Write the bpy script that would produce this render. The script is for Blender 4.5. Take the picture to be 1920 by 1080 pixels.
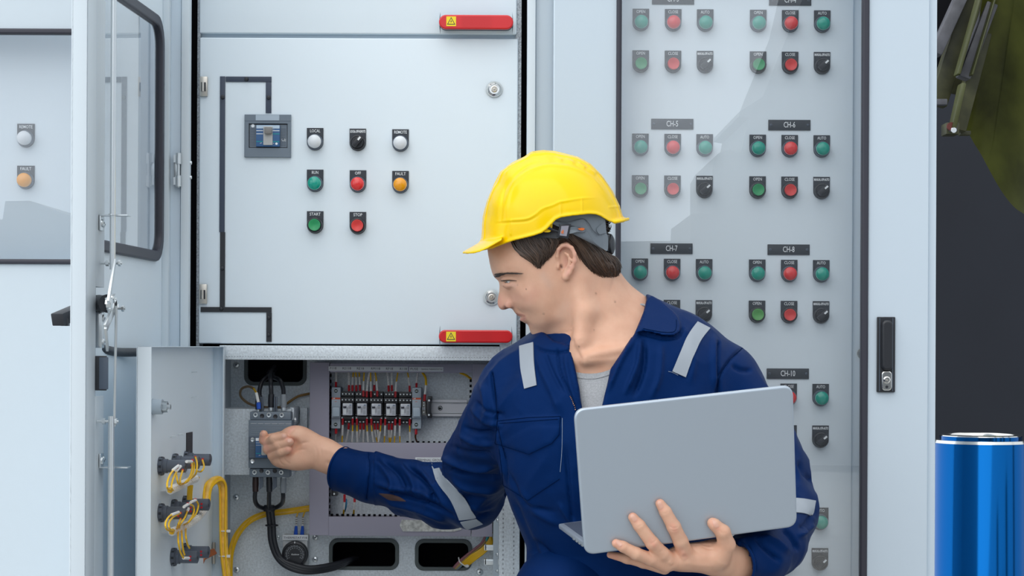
import bpy, bmesh, math, random
import numpy as np
from mathutils import Vector, Matrix
from mathutils.bvhtree import BVHTree
random.seed(7)
PI = math.pi
SC = bpy.context.scene
COL = SC.collection
for _o in list(bpy.data.objects): bpy.data.objects.remove(_o)

# ------------------------------------------------------------------ camera
F = 3800.0          # focal length in pixels of the 1920 px frame
DIST = 3.8          # camera to the cabinet door plane (y = 0)
HZ = 650.0          # horizon row
CZ = 1.45           # camera height
ROLL = 0.0045
cam = bpy.data.cameras.new('camera'); cam_o = bpy.data.objects.new('camera', cam); COL.objects.link(cam_o)
cam.sensor_width = 36.0; cam.lens = F / 1920 * 36.0
cam.shift_y = (HZ - 540) / 1920
cam.clip_start = 0.05; cam.clip_end = 300
cam_o.matrix_world = Matrix.Translation((0, -DIST, CZ)) @ Matrix.Rotation(-ROLL, 4, 'Y') @ Matrix.Rotation(PI / 2, 4, 'X')
SC.camera = cam_o
# ------------------------------------------------------------------ look
SC.view_settings.view_transform = 'Standard'; SC.view_settings.look = 'None'
SC.view_settings.gamma = 1; SC.view_settings.use_curve_mapping = False
SC.view_settings.exposure = 0.0
SC.cycles.use_denoising = True
SC.cycles.max_bounces = 12; SC.cycles.diffuse_bounces = 8; SC.cycles.transparent_max_bounces = 24
SC.cycles.caustics_reflective = False; SC.cycles.caustics_refractive = False
# ------------------------------------------------------------------ sky: bright overcast, whiter overhead
wd = bpy.data.worlds.new('overcast_sky'); SC.world = wd; wd.use_nodes = True
nt = wd.node_tree; nt.nodes.clear()
tc = nt.nodes.new('ShaderNodeTexCoord'); sx = nt.nodes.new('ShaderNodeSeparateXYZ'); nt.links.new(tc.outputs['Generated'], sx.inputs[0])
rp = nt.nodes.new('ShaderNodeValToRGB'); nt.links.new(sx.outputs['Z'], rp.inputs[0])
rp.color_ramp.elements[0].position = 0.0; rp.color_ramp.elements[0].color = (0.74, 0.83, 0.93, 1)
rp.color_ramp.elements[1].position = 0.75; rp.color_ramp.elements[1].color = (0.96, 1.0, 1.03, 1)
bgn = nt.nodes.new('ShaderNodeBackground'); bgn.inputs['Strength'].default_value = 1.30
mr = nt.nodes.new('ShaderNodeMapRange'); mr.inputs['From Min'].default_value = -1; mr.inputs['To Min'].default_value = 1.72; mr.inputs['To Max'].default_value = 1.02   # thinner cloud to the left
nt.links.new(sx.outputs['X'], mr.inputs['Value']); nt.links.new(mr.outputs[0], bgn.inputs['Strength'])
nt.links.new(rp.outputs[0], bgn.inputs['Color'])
wo = nt.nodes.new('ShaderNodeOutputWorld'); nt.links.new(bgn.outputs[0], wo.inputs['Surface'])
# veiled sun, high up and in front of the cabinets
sl = bpy.data.lights.new('veiled_sun', 'SUN'); sl.energy = 1.05; sl.angle = math.radians(70); sl.color = (1.0, 0.97, 0.93)
so = bpy.data.objects.new('veiled_sun', sl); COL.objects.link(so)
so.rotation_euler = Vector((0.42, 0.80, -0.85)).to_track_quat('-Z', 'Y').to_euler()

# ------------------------------------------------------------------ helpers
_c, _s = math.cos(ROLL), math.sin(ROLL)
def W(px, py, Y=0.0):
    """point at depth Y that the camera sees at pixel px, py of the 1920x1080 frame"""
    u = px - 960; v = py - 540
    u, v = u * _c - v * _s, u * _s + v * _c
    d = DIST + Y
    return Vector((u / F * d, Y, CZ - (v + 540 - HZ) / F * d))
def mmpx(Y): return (DIST + Y) / F
MATS = {}
def mat(name, col, rough=0.5, metal=0.0, bump=0.0, bscale=300.0, var=0.0, vscale=3.0, coat=0.0, spec=0.5, kind='noise', stretch=None, sss=0.0):
    if name in MATS: return MATS[name]
    m = bpy.data.materials.new(name); m.use_nodes = True; n = m.node_tree; b = n.nodes['Principled BSDF']
    b.inputs['Base Color'].default_value = (*col, 1); b.inputs['Roughness'].default_value = rough
    b.inputs['Metallic'].default_value = metal; b.inputs['Coat Weight'].default_value = coat
    b.inputs['Specular IOR Level'].default_value = spec
    if sss: b.inputs['Subsurface Weight'].default_value = sss; b.inputs['Subsurface Radius'].default_value = (1, .35, .2); b.inputs['Subsurface Scale'].default_value = 0.006
    t = n.nodes.new('ShaderNodeTexCoord'); src = t.outputs['Object']
    if stretch:
        mp = n.nodes.new('ShaderNodeMapping'); mp.inputs['Scale'].default_value = stretch; n.links.new(src, mp.inputs[0]); src = mp.outputs[0]
    if var:
        if kind == 'voronoi':
            x = n.nodes.new('ShaderNodeTexVoronoi'); x.inputs['Scale'].default_value = vscale; fac = x.outputs['Color']
            bw = n.nodes.new('ShaderNodeRGBToBW'); n.links.new(src, x.inputs['Vector']); n.links.new(fac, bw.inputs[0]); fac = bw.outputs[0]
        else:
            x = n.nodes.new('ShaderNodeTexNoise'); x.inputs['Scale'].default_value = vscale; x.inputs['Detail'].default_value = 6; fac = x.outputs['Fac']; n.links.new(src, x.inputs['Vector'])
        r = n.nodes.new('ShaderNodeValToRGB')
        lo = 0.15 if kind == 'voronoi' else 0.3
        r.color_ramp.elements[0].position = lo; r.color_ramp.elements[1].position = 1 - lo
        r.color_ramp.elements[0].color = (*[max(0, c * (1 - var)) for c in col], 1)
        r.color_ramp.elements[1].color = (*[min(1, c * (1 + var)) for c in col], 1)
        n.links.new(fac, r.inputs[0]); n.links.new(r.outputs[0], b.inputs['Base Color'])
    if bump:
        z = n.nodes.new('ShaderNodeTexNoise'); z.inputs['Scale'].default_value = bscale; z.inputs['Detail'].default_value = 3; n.links.new(src, z.inputs['Vector'])
        q = n.nodes.new('ShaderNodeBump'); q.inputs['Strength'].default_value = bump; q.inputs['Distance'].default_value = 0.001
        n.links.new(z.outputs['Fac'], q.inputs['Height']); n.links.new(q.outputs[0], b.inputs['Normal'])
    MATS[name] = m; return m
def glass_mat(name, tint=(0.99, 0.995, 1.0), ior=1.5, rough=0.0):
    m = bpy.data.materials.new(name); m.use_nodes = True; n = m.node_tree; n.nodes.clear()
    o = n.nodes.new('ShaderNodeOutputMaterial'); mx = n.nodes.new('ShaderNodeMixShader'); fr = n.nodes.new('ShaderNodeFresnel'); fr.inputs[0].default_value = ior
    t = n.nodes.new('ShaderNodeBsdfTransparent'); t.inputs[0].default_value = (*tint, 1)
    g = n.nodes.new('ShaderNodeBsdfGlossy'); g.inputs['Roughness'].default_value = rough
    gm = n.nodes.new('ShaderNodeNewGeometry'); io = n.nodes.new('ShaderNodeMapRange'); io.inputs['To Min'].default_value = ior; io.inputs['To Max'].default_value = 1 / ior
    n.links.new(gm.outputs['Backfacing'], io.inputs['Value']); n.links.new(io.outputs[0], fr.inputs[0])
    n.links.new(fr.outputs[0], mx.inputs[0]); n.links.new(t.outputs[0], mx.inputs[1]); n.links.new(g.outputs[0], mx.inputs[2]); n.links.new(mx.outputs[0], o.inputs[0])
    return m

class MB:
    """collects shapes into one mesh; frame = matrix applied to everything added"""
    def __init__(s, frame=None): s.bm = bmesh.new(); s.mats = []; s.fr = frame or Matrix()
    def mi(s, m):
        if m not in s.mats: s.mats.append(m)
        return s.mats.index(m)
    def _fin(s, verts, m, bev=0.0, seg=2, M=None):
        fs = {f for v in verts for f in v.link_faces}; i = s.mi(m)
        for f in fs: f.material_index = i
        if bev > 0:
            es = [e for e in {e for v in verts for e in v.link_edges} if len(e.link_faces) == 2 and e.calc_face_angle(0) > 0.5]
            r = bmesh.ops.bevel(s.bm, geom=es, offset=bev, segments=seg, profile=0.6, affect='EDGES', clamp_overlap=True)
            vs = set(verts) | set(r['verts']); verts = [v for v in vs if v.is_valid]
            for f in r['faces']: f.material_index = i
        T = s.fr @ M if M is not None else s.fr
        for v in verts: v.co = T @ v.co
        return verts
    def box(s, a, b, m, bev=0.0, M=None, seg=2):
        a = Vector(a); b = Vector(b); r = bmesh.ops.create_cube(s.bm, size=1)
        for v in r['verts']: v.co = Vector(((a.x + b.x) / 2 + v.co.x * abs(b.x - a.x), (a.y + b.y) / 2 + v.co.y * abs(b.y - a.y), (a.z + b.z) / 2 + v.co.z * abs(b.z - a.z)))
        return s._fin(r['verts'], m, bev, seg, M)
    def cyl(s, p, q, r, m, r2=None, seg=20, bev=0.0, M=None):
        p = Vector(p); q = Vector(q); d = q - p
        o = bmesh.ops.create_cone(s.bm, cap_ends=True, segments=seg, radius1=r, radius2=r if r2 is None else r2, depth=d.length)
        R = Matrix.Translation((p + q) / 2) @ d.to_track_quat('Z', 'Y').to_matrix().to_4x4()
        for v in o['verts']: v.co = R @ v.co
        return s._fin(o['verts'], m, bev, 2, M)
    def lathe(s, prof, p, ax, m, seg=28, M=None, caps=False):
        p = Vector(p); R = Matrix.Translation(p) @ Vector(ax).to_track_quat('Z', 'Y').to_matrix().to_4x4(); vs = []; rings = []
        for (r, h) in prof:
            if r < 1e-6: ring = [s.bm.verts.new(R @ Vector((0, 0, h)))]
            else: ring = [s.bm.verts.new(R @ Vector((r * math.cos(2 * PI * k / seg), r * math.sin(2 * PI * k / seg), h))) for k in range(seg)]
            rings.append(ring); vs += ring
        for A, B in zip(rings, rings[1:]):
            for k in range(seg):
                k2 = (k + 1) % seg
                if len(A) == 1 and len(B) == 1: continue
                if len(A) == 1: s.bm.faces.new((A[0], B[k2], B[k]))
                elif len(B) == 1: s.bm.faces.new((A[k], A[k2], B[0]))
                else: s.bm.faces.new((A[k], A[k2], B[k2], B[k]))
        return s._fin(vs, m, 0, 2, M)
    def tube(s, pts, r, m, seg=8, sub=6, ends=True, rx=None, closed=False):
        pts = [Vector(p) for p in pts]; rr = r if isinstance(r, (list, tuple)) else [r] * len(pts)
        P = []; Rr = []
        if sub > 1 and len(pts) > 2:
            for i in range(len(pts) - 1):
                a = pts[max(i - 1, 0)]; b = pts[i]; c = pts[i + 1]; d = pts[min(i + 2, len(pts) - 1)]
                for k in range(sub):
                    t = k / sub
                    P.append(0.5 * ((2 * b) + (c - a) * t + (2 * a - 5 * b + 4 * c - d) * t * t + (3 * b - a - 3 * c + d) * t ** 3)); Rr.append(rr[i] * (1 - t) + rr[i + 1] * t)
            P.append(pts[-1]); Rr.append(rr[-1])
        else: P = pts; Rr = list(rr)
        vs = []; rings = []; up = None
        for i, p in enumerate(P):
            t = (P[min(i + 1, len(P) - 1)] - P[max(i - 1, 0)]).normalized()
            if up is None: up = t.orthogonal().normalized()
            else: up = (up - t * up.dot(t)); up = up.normalized() if up.length > 1e-6 else t.orthogonal().normalized()
            bi = t.cross(up); ring = []
            for k in range(seg):
                a = 2 * PI * k / seg; ring.append(s.bm.verts.new(p + (up * math.cos(a) + bi * math.sin(a)) * Rr[i]))
            rings.append(ring); vs += ring
        for A, B in zip(rings, rings[1:]):
            for k in range(seg): s.bm.faces.new((A[k], A[(k + 1) % seg], B[(k + 1) % seg], B[k]))
        if ends: s.bm.faces.new(rings[0][::-1]); s.bm.faces.new(rings[-1])
        return s._fin(vs, m)
    def prism(s, poly, y0, y1, m, bev=0.0, M=None, seg=2):
        """polygon of (x, z) extruded from y0 (front) to y1"""
        A = [s.bm.verts.new((x, y0, z)) for x, z in poly]; B = [s.bm.verts.new((x, y1, z)) for x, z in poly]; n = len(poly)
        s.bm.faces.new(A); s.bm.faces.new(B[::-1])
        for k in range(n): s.bm.faces.new((A[k], B[k], B[(k + 1) % n], A[(k + 1) % n]))
        vs = A + B; bmesh.ops.recalc_face_normals(s.bm, faces=list({f for v in vs for f in v.link_faces}))
        return s._fin(vs, m, bev, seg, M)
    def mesh(s, me, m, M=None):
        ov = set(s.bm.verts); of = set(s.bm.faces); s.bm.from_mesh(me); i = s.mi(m)
        T = s.fr @ M if M is not None else s.fr
        for f in s.bm.faces:
            if f not in of: f.material_index = i
        vs = [v for v in s.bm.verts if v not in ov]
        for v in vs: v.co = T @ v.co
        return vs
    def plate(s, outer, holes, y0, y1, m, bev=0.0, M=None):
        """flat plate with holes, polygons of (x, z)"""
        cu = bpy.data.curves.new('tmp', 'CURVE'); cu.dimensions = '2D'; cu.fill_mode = 'BOTH'
        for pl in [outer] + holes:
            sp = cu.splines.new('POLY'); sp.points.add(len(pl) - 1); sp.use_cyclic_u = True
            for q, (x, z) in zip(sp.points, pl): q.co = (x, z, 0, 1)
        cu.extrude = abs(y1 - y0) / 2 - bev; cu.bevel_depth = bev; cu.bevel_resolution = 2; cu.offset = -bev
        ob = bpy.data.objects.new('tmp', cu); COL.objects.link(ob); me = bpy.data.meshes.new_from_object(ob.evaluated_get(bpy.context.evaluated_depsgraph_get()))
        bpy.data.objects.remove(ob); bpy.data.curves.remove(cu)
        X = Matrix(((1, 0, 0, 0), (0, 0, -1, (y0 + y1) / 2), (0, 1, 0, 0), (0, 0, 0, 1)))
        r = s.mesh(me, m, (M or Matrix()) @ X); bpy.data.meshes.remove(me); return r
    def text(s, t, c, h, m, wd=None, M=None, align='CENTER', bold=0.0, th=0.0002):
        cu = bpy.data.curves.new('tmp', 'FONT'); cu.body = t; cu.size = h / 0.70; cu.align_x = align; cu.align_y = 'CENTER'; cu.extrude = th / 2; cu.offset = bold; cu.resolution_u = 2
        ob = bpy.data.objects.new('tmp', cu); COL.objects.link(ob); me = bpy.data.meshes.new_from_object(ob.evaluated_get(bpy.context.evaluated_depsgraph_get()))
        bpy.data.objects.remove(ob); bpy.data.curves.remove(cu)
        if len(me.vertices) == 0: return
        xs = [v.co.x for v in me.vertices]; w = max(xs) - min(xs); k = 1 if wd is None else wd / w
        c = Vector(c); X = Matrix(((k, 0, 0, c.x), (0, 0, -1, c.y), (0, 1, 0, c.z), (0, 0, 0, 1)))
        s.mesh(me, m, (M or Matrix()) @ X); bpy.data.meshes.remove(me)
    def data(s, name, smooth=35):
        me = bpy.data.meshes.new(name); s.bm.normal_update(); s.bm.to_mesh(me); s.bm.free()
        for m in s.mats: me.materials.append(m)
        if smooth:
            me.polygons.foreach_set('use_smooth', [True] * len(me.polygons)); me.set_sharp_from_angle(angle=math.radians(smooth))
        return me
    def done(s, name, parent=None, smooth=35, label=None):
        return link(name, s.data(name, smooth), parent, label)
def link(name, me, parent=None, label=None):
    o = bpy.data.objects.new(name, me); COL.objects.link(o)
    if parent is not None: o.parent = parent; o.matrix_parent_inverse = pinv(parent)
    if label: o['label'] = label
    return o
def wloc(o):
    return Matrix.Translation(o.location) if o.parent is None else wloc(o.parent) @ o.matrix_parent_inverse @ Matrix.Translation(o.location)
def pinv(p): return wloc(p).inverted()
def tag(o, label, cat, group=None, kind=None):
    o['label'] = label; o['category'] = cat
    if group: o['group'] = group
    if kind: o['kind'] = kind
    return o
def thing(name, label, cat, loc=(0, 0, 0), group=None):
    o = bpy.data.objects.new(name, None); COL.objects.link(o); o.location = loc; o.empty_display_size = 0.05
    return tag(o, label, cat, group)
def struct(o): o['kind'] = 'structure'; return o
def rrect(x0, x1, z0, z1, r, n=6):
    P = []
    for cx, cz, a0 in ((x1 - r, z1 - r, 0), (x0 + r, z1 - r, 90), (x0 + r, z0 + r, 180), (x1 - r, z0 + r, 270)):
        for k in range(n + 1):
            a = math.radians(a0 + 90 * k / n); P.append((cx + r * math.cos(a), cz + r * math.sin(a)))
    return P
def R4(x0, y0, x1, y1, Y):
    """world rectangle (xl, xr, zbottom, ztop) of a pixel rectangle at depth Y"""
    xm = (x0 + x1) / 2; ym = (y0 + y1) / 2
    return W(x0, ym, Y).x, W(x1, ym, Y).x, W(xm, y1, Y).z, W(xm, y0, Y).z
def pbox(mb, x0, y0, x1, y1, Y, Yb, m, bev=0.0, seg=2):
    a, b, c, d = R4(x0, y0, x1, y1, Y); return mb.box((a, Y, c), (b, Yb, d), m, bev, seg=seg)
def screw(mb, p, r, m, dark, ax=(0, -1, 0)):
    ax = Vector(ax); p = Vector(p)
    mb.lathe([(0, r * .55), (r * .35, r * .55), (r * .8, r * .35), (r, 0), (r, -r * .3)], p, ax, m, seg=14)
    mb.lathe([(0, r * .6), (r * .28, r * .6), (r * .28, r * .4)], p, ax, dark, seg=6)
def ease(t): return t * t * (3 - 2 * t)
# ------------------------------------------------------------------ materials
CAB = mat('powder_coat_grey', (0.60, 0.69, 0.77), 0.42, bump=0.10, bscale=900, spec=0.4)
CABI = mat('powder_coat_lifted', (0.78, 0.865, 0.925), 0.42, bump=0.10, bscale=900, spec=0.4)  # lighter copy of the coat, making up for weak light on recessed panels
CABL = mat('powder_coat_light', (0.635, 0.705, 0.755), 0.42, bump=0.10, bscale=900, spec=0.4)
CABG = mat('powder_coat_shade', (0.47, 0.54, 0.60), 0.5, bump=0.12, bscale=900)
GALV = mat('galvanised_steel', (0.72, 0.78, 0.825), 0.42, 0.12, bump=0.35, bscale=330, var=0.16, vscale=260)
GALVD = mat('galvanised_edge', (0.36, 0.39, 0.42), 0.5, 0.5, bump=0.3, bscale=500, var=0.4, vscale=300)
ZINC = mat('zinc_plate', (0.72, 0.76, 0.78), 0.28, 0.85)
CHROME = mat('chrome', (0.78, 0.77, 0.74), 0.16, 1.0)
NICKEL = mat('nickel', (0.62, 0.58, 0.52), 0.3, 0.9)
RUB = mat('black_rubber', (0.035, 0.035, 0.05), 0.45)
RUBG = mat('grey_rubber', (0.10, 0.12, 0.12), 0.6)
BLK = mat('black_plastic', (0.018, 0.02, 0.026), 0.38)
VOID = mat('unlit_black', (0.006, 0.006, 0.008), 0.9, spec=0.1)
PLATE = mat('legend_black', (0.028, 0.034, 0.045), 0.4)
WHT = mat('white_ink', (0.85, 0.88, 0.9), 0.6)
WHTD = mat('white_ink_dull', (0.45, 0.48, 0.52), 0.6)
INK = mat('black_ink', (0.03, 0.03, 0.05), 0.6)
DGREY = mat('slate_plastic', (0.085, 0.11, 0.15), 0.45, bump=0.05)
MGREY = mat('mid_grey_plastic', (0.16, 0.20, 0.245), 0.45)
MIMIC = mat('mimic_strip', (0.045, 0.06, 0.095), 0.5)
RED = mat('red_plastic', (0.66, 0.008, 0.012), 0.3, coat=0.3)
YEL = mat('warning_yellow', (0.95, 0.72, 0.02), 0.45)
L_WHITE = mat('lens_white', (0.74, 0.77, 0.80), 0.25, coat=0.5)
L_TEAL = mat('lens_teal', (0.0, 0.34, 0.25), 0.25, coat=0.5)
L_GREEN = mat('cap_green', (0.02, 0.31, 0.11), 0.4)
L_LIME = mat('cap_light_green', (0.10, 0.36, 0.09), 0.4)
L_RED = mat('lens_red', (0.78, 0.03, 0.03), 0.25, coat=0.5)
L_REDB = mat('cap_red', (0.70, 0.045, 0.04), 0.4)
L_AMB = mat('lens_amber', (0.90, 0.36, 0.0), 0.25, coat=0.5)
DUCT = mat('trunking_grey', (0.35, 0.335, 0.42), 0.5)
LABEL = mat('label_white', (0.72, 0.75, 0.78), 0.5)
WY = mat('yellow_wire', (0.85, 0.50, 0.01), 0.4)
WYD = mat('sleeved_yellow_loom', (0.80, 0.47, 0.08), 0.35, var=0.25, vscale=60)
WWT = mat('white_ferrule', (0.80, 0.80, 0.78), 0.5)
WR = mat('red_ferrule', (0.50, 0.01, 0.02), 0.4)
WB = mat('blue_lug', (0.02, 0.10, 0.55), 0.35)
COPPER = mat('copper_braid', (0.50, 0.17, 0.08), 0.4, 0.7, bump=0.8, bscale=700)
TIE = mat('cable_tie_white', (0.75, 0.75, 0.74), 0.4)
GLASS = glass_mat("window_glass", ior=1.95)
SKYB = mat('breaker_blue', (0.04, 0.12, 0.28), 0.4)
TEALI = mat('teal_ink', (0.0, 0.35, 0.33), 0.5)
WALLD = mat('dark_wall', (0.014, 0.017, 0.026), 0.8, var=0.15, vscale=2)
CONC = mat('pavement', (0.33, 0.33, 0.32), 0.9, var=0.2, vscale=4)

# ------------------------------------------------------------------ setting
mb = MB(); mb.box((-9, -24, -0.1), (9, 4.4, 0), CONC); struct(mb.done('floor'))
mb = MB(); mb.box((0.3, 2.2, 0), (4.5, 2.35, 3.6), WALLD); struct(mb.done('wall_back'))
# the building across the yard, seen only as a reflection in the panes
YB = -20.0; DB = (DIST - 0.065) + (abs(YB) - 0.065)
def WBk(px, py): return ((px - 960) / F * DB, CZ - (py - HZ) / F * DB)
ol = [(1560, -260), (1500, 0), (1452, 118), (1428, 180), (1385, 207), (1384, 216), (1402, 219), (1392, 268), (1388, 284), (1368, 278), (1345, 286), (1335, 305), (1335, 400), (1295, 400), (1293, 450), (1150, 452), (1150, 470), (900, 480), (300, 470), (110, 400), (70, 385), (25, 386), (20, 420), (-300, 425), (-300, 870), (2600, 870), (2600, -260)]
mb = MB(); mb.prism([WBk(*p) for p in ol], YB - 3, YB, mat('far_facade', (0.15, 0.165, 0.18), 0.8)); struct(mb.done('wall_front'))
# unseen dark posts, added only for their reflections in the shiny things
for k_, (x_, y_, w_) in enumerate(((3.2, -3.5, .25), (4.6, -2.2, .3), (6.0, -5.0, .5), (2.6, -7.0, .4), (5.2, -0.6, .3), (-2.2, -9.0, .6))):
    mb = MB(); mb.box((x_, y_, 0), (x_ + w_, y_ + w_, 3.4), mat('reflection_post_dark', (.05, .055, .065), .7)); struct(mb.done('reflection_post'))
# ------------------------------------------------------------------ control parts (shared meshes)
_cache = {}
def lens_mesh(kind, m):
    k = ('lens', kind, m.name)
    if k in _cache: return _cache[k]
    mb = MB()
    if kind == 'lamp': mb.lathe([(0.0123, 0.006), (0.0128, 0.016), (0.0120, 0.0195), (0.009, 0.0222), (0.0045, 0.0236), (0, 0.024)], (0, 0, 0), (0, -1, 0), m)
    else: mb.lathe([(0.0112, 0.006), (0.0112, 0.019), (0.0104, 0.0205), (0.0090, 0.0202), (0.005, 0.0186), (0, 0.018)], (0, 0, 0), (0, -1, 0), m)
    _cache[k] = mb.data('lens'); return _cache[k]
def bezel_mesh(kind):
    k = ('bezel', kind)
    if k in _cache: return _cache[k]
    mb = MB(); m = DGREY if kind == 'lamp' else BLK
    if kind == 'lamp': mb.lathe([(0.0149, 0.001), (0.0149, 0.0065), (0.0138, 0.0105), (0.0129, 0.0112), (0.0125, 0.0065)], (0, 0, 0), (0, -1, 0), m)
    elif kind == 'push': mb.lathe([(0.0147, 0.001), (0.0147, 0.012), (0.0139, 0.0145), (0.0120, 0.0150), (0.0114, 0.0135), (0.0114, 0.006)], (0, 0, 0), (0, -1, 0), m)
    else: mb.lathe([(0.0147, 0.001), (0.0147, 0.008), (0.0138, 0.0105), (0.0118, 0.011), (0.0112, 0.010), (0, 0.010)], (0, 0, 0), (0, -1, 0), m)
    _cache[k] = mb.data('bezel'); return _cache[k]
def knob_mesh(ang):
    k = ('knob', ang)
    if k in _cache: return _cache[k]
    mb = MB(Matrix.Rotation(math.radians(ang), 4, 'Y'))
    mb.lathe([(0.0108, 0.008), (0.0108, 0.013), (0.0098, 0.0148), (0, 0.0150)], (0, 0, 0), (0, -1, 0), BLK)
    mb.prism([(-0.0040, -0.0108), (0.0040, -0.0108), (0.0046, 0.0), (0.0040, 0.0118), (-0.0040, 0.0118), (-0.0046, 0)], -0.027, -0.013, BLK, bev=0.0012)
    mb.box((-0.0017, -0.0275, 0.0035), (0.0017, -0.0262, 0.0108), WHT)
    _cache[k] = mb.data('rotary_knob'); return _cache[k]
def legend_mesh(t):
    k = ('legend', t)
    if k in _cache: return _cache[k]
    mb = MB(); h = 0.0155
    poly = [(-h, 0.0265), (-h, 0)] + [(-h * math.cos(a), -h * math.sin(a)) for a in [PI * q / 16 for q in range(1, 16)]] + [(h, 0), (h, 0.0265)]
    mb.prism(poly, -0.0022, 0, PLATE, bev=0.0003)
    wdt = {'MANUAL-OFF-AUTO': 0.0285, 'LOCAL-OFF-REMOTE': 0.0285, 'OPEN': 0.0162, 'CLOSE': 0.0185, 'AUTO': 0.0165, 'REMOTE': 0.0235, 'LOCAL': 0.0190, 'RUN': 0.0120, 'OFF': 0.0110, 'FAULT': 0.0195, 'START': 0.0205, 'STOP': 0.0165}[t]
    long_ = len(t) > 8
    mb.text(t, (0, -0.0023, 0.0208 if not long_ else 0.0210), 0.0056 if not long_ else 0.0046, WHT, wd=wdt, bold=0.00004 if not long_ else 0.00022)
    _cache[k] = mb.data('legend_plate', 0); return _cache[k]
NM = {L_WHITE: 'white', L_TEAL: 'green', L_GREEN: 'green', L_LIME: 'light green', L_RED: 'red', L_REDB: 'red', L_AMB: 'amber'}
def control(parent, px, py, Y, t, kind, m=None, ang=0, where=''):
    """px, py = centre of the round part; kind lamp / push / selector"""
    p = W(px, py, Y)
    name = {'lamp': 'indicator_light', 'push': 'push_button', 'selector': 'selector_switch'}[kind]
    lab = (NM[m] + ' ' if m else 'black ') + {'lamp': 'indicator light', 'push': 'push button', 'selector': 'selector switch'}[kind] + ' marked ' + t + where
    o = link(name, bezel_mesh(kind), parent, lab); o.location = p
    l = link('legend_plate', legend_mesh(t), None); l.parent = o
    c = link('lens' if kind == 'lamp' else 'button_cap' if kind == 'push' else 'knob', knob_mesh(ang) if kind == 'selector' else lens_mesh(kind, m), None); c.parent = o
    return o
def name_plate(parent, px, py, Y, t):
    k = ('np', t)
    if k not in _cache:
        mb = MB(); mb.box((-0.0395, -0.0022, -0.0098), (0.0395, 0, 0.0098), PLATE, bev=0.0003)
        for sx_ in (-1, 1): screw(mb, (sx_ * 0.0345, -0.002, 0), 0.0027, DGREY, BLK)
        mb.text(t, (0, -0.0023, 0), 0.0105, WHT, wd=0.0068 * len(t) * 0.8, bold=0.0001)
        _cache[k] = mb.data('name_plate')
    o = link('name_plate', _cache[k], parent, 'black name plate engraved ' + t); o.location = W(px, py, Y); return o
# ================================================================== right cabinet
YO = -0.07
cab = thing('electrical_cabinet', 'tall pale grey cabinet with black-sealed glass door, behind the worker', 'cabinet', (0.41, 0.1, 0))
x985, x1001, x1034 = W(985, 300, YO).x, W(1001, 300, YO).x, W(1034, 300, YO).x
x1740, x1757 = W(1741, 500, YO).x, W(1757, 500, YO).x
ZB, ZT = 0.06, 2.35
mb = MB()
mb.box((x985, -0.055, ZB), (x1001, 0.5, ZT), CABL, bev=0.003)
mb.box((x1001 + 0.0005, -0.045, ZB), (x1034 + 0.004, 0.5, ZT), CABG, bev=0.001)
mb.box((x1034 + 0.004, 0.04, ZB), (x1740, 0.5, ZT), CAB)
mb.box((x1740, -0.058, ZB), (x1757, 0.5, ZT), CAB, bev=0.002)
mb.done('body', cab)
wx0, wx1 = W(1152, 300, YO).x, W(1627, 500, YO).x
gx0, gx1 = W(1162, 300, YO).x, W(1613, 400, YO).x
mb = MB(); outer = [(x1034, ZB), (x1740 - 0.001, ZB), (x1740 - 0.001, ZT), (x1034, ZT)]
WZ0, WZ1 = 0.75, 2.2
mb.plate(outer, [rrect(wx0 + .004, wx1 - .004, WZ0, WZ1, .05)], YO, YO + 0.022, CAB, bev=0.0025)
door = mb.done('door', cab)
mb = MB(); mb.plate(rrect(wx0, wx1, WZ0 - .004, WZ1 + .004, .05), [rrect(gx0, gx1, WZ0 + .008, WZ1 - .008, .04)], YO - 0.006, YO + 0.012, RUB, bev=0.0035)
mb.done('window_gasket', door)
mb = MB(); mb.box((gx0 - .004, YO + 0.004, WZ0), (gx1 + .004, YO + 0.0042, WZ1), GLASS)
mb.done('window_pane', door, label='clear glass pane reflecting sky')
# handle
mb = MB(); a, b, c, d = R4(1644, 588, 1678, 729, YO)
mb.plate(rrect(a, b, c, d, .0015, 2), [], YO - 0.006, YO, BLK, bev=0.0012)
a2, b2, c2, d2 = R4(1651, 594, 1672, 688, YO)
mb.plate(rrect(a2, b2, c2, d2, .009), [], YO - 0.016, YO - 0.005, BLK, bev=0.004)
mb.box((a + .004, YO - .0066, c + .002), (a + .0052, YO - .005, d - .002), DGREY); mb.box((b - .0052, YO - .0066, c + .002), (b - .004, YO - .005, d - .002), DGREY)
mb.done('swing_handle', door, label='black recessed swing handle')
mb = MB(); a3, b3, c3, d3 = R4(1652, 689, 1672, 726, YO)
mb.plate(rrect(a3, b3, c3, d3, .007), [], YO - 0.010, YO - 0.005, CHROME, bev=0.002)
lc = W(1662, 706, YO); mb.lathe([(0.0065, 0.010), (0.0065, 0.0125), (0.0048, 0.0135), (0.0048, 0.0115), (0, 0.0115)], lc, (0, -1, 0), CHROME)
mb.lathe([(0.0022, 0.0115), (0.0022, 0.0128), (0, 0.0128)], lc, (0, -1, 0), NICKEL, seg=10)
mb.lathe([(0.0028, 0.010), (0.0028, 0.0108), (0, 0.0108)], W(1662, 719, YO), (0, -1, 0), BLK, seg=10)
mb.done('lock_cylinder', door, label='chrome lock cylinder')

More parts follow.
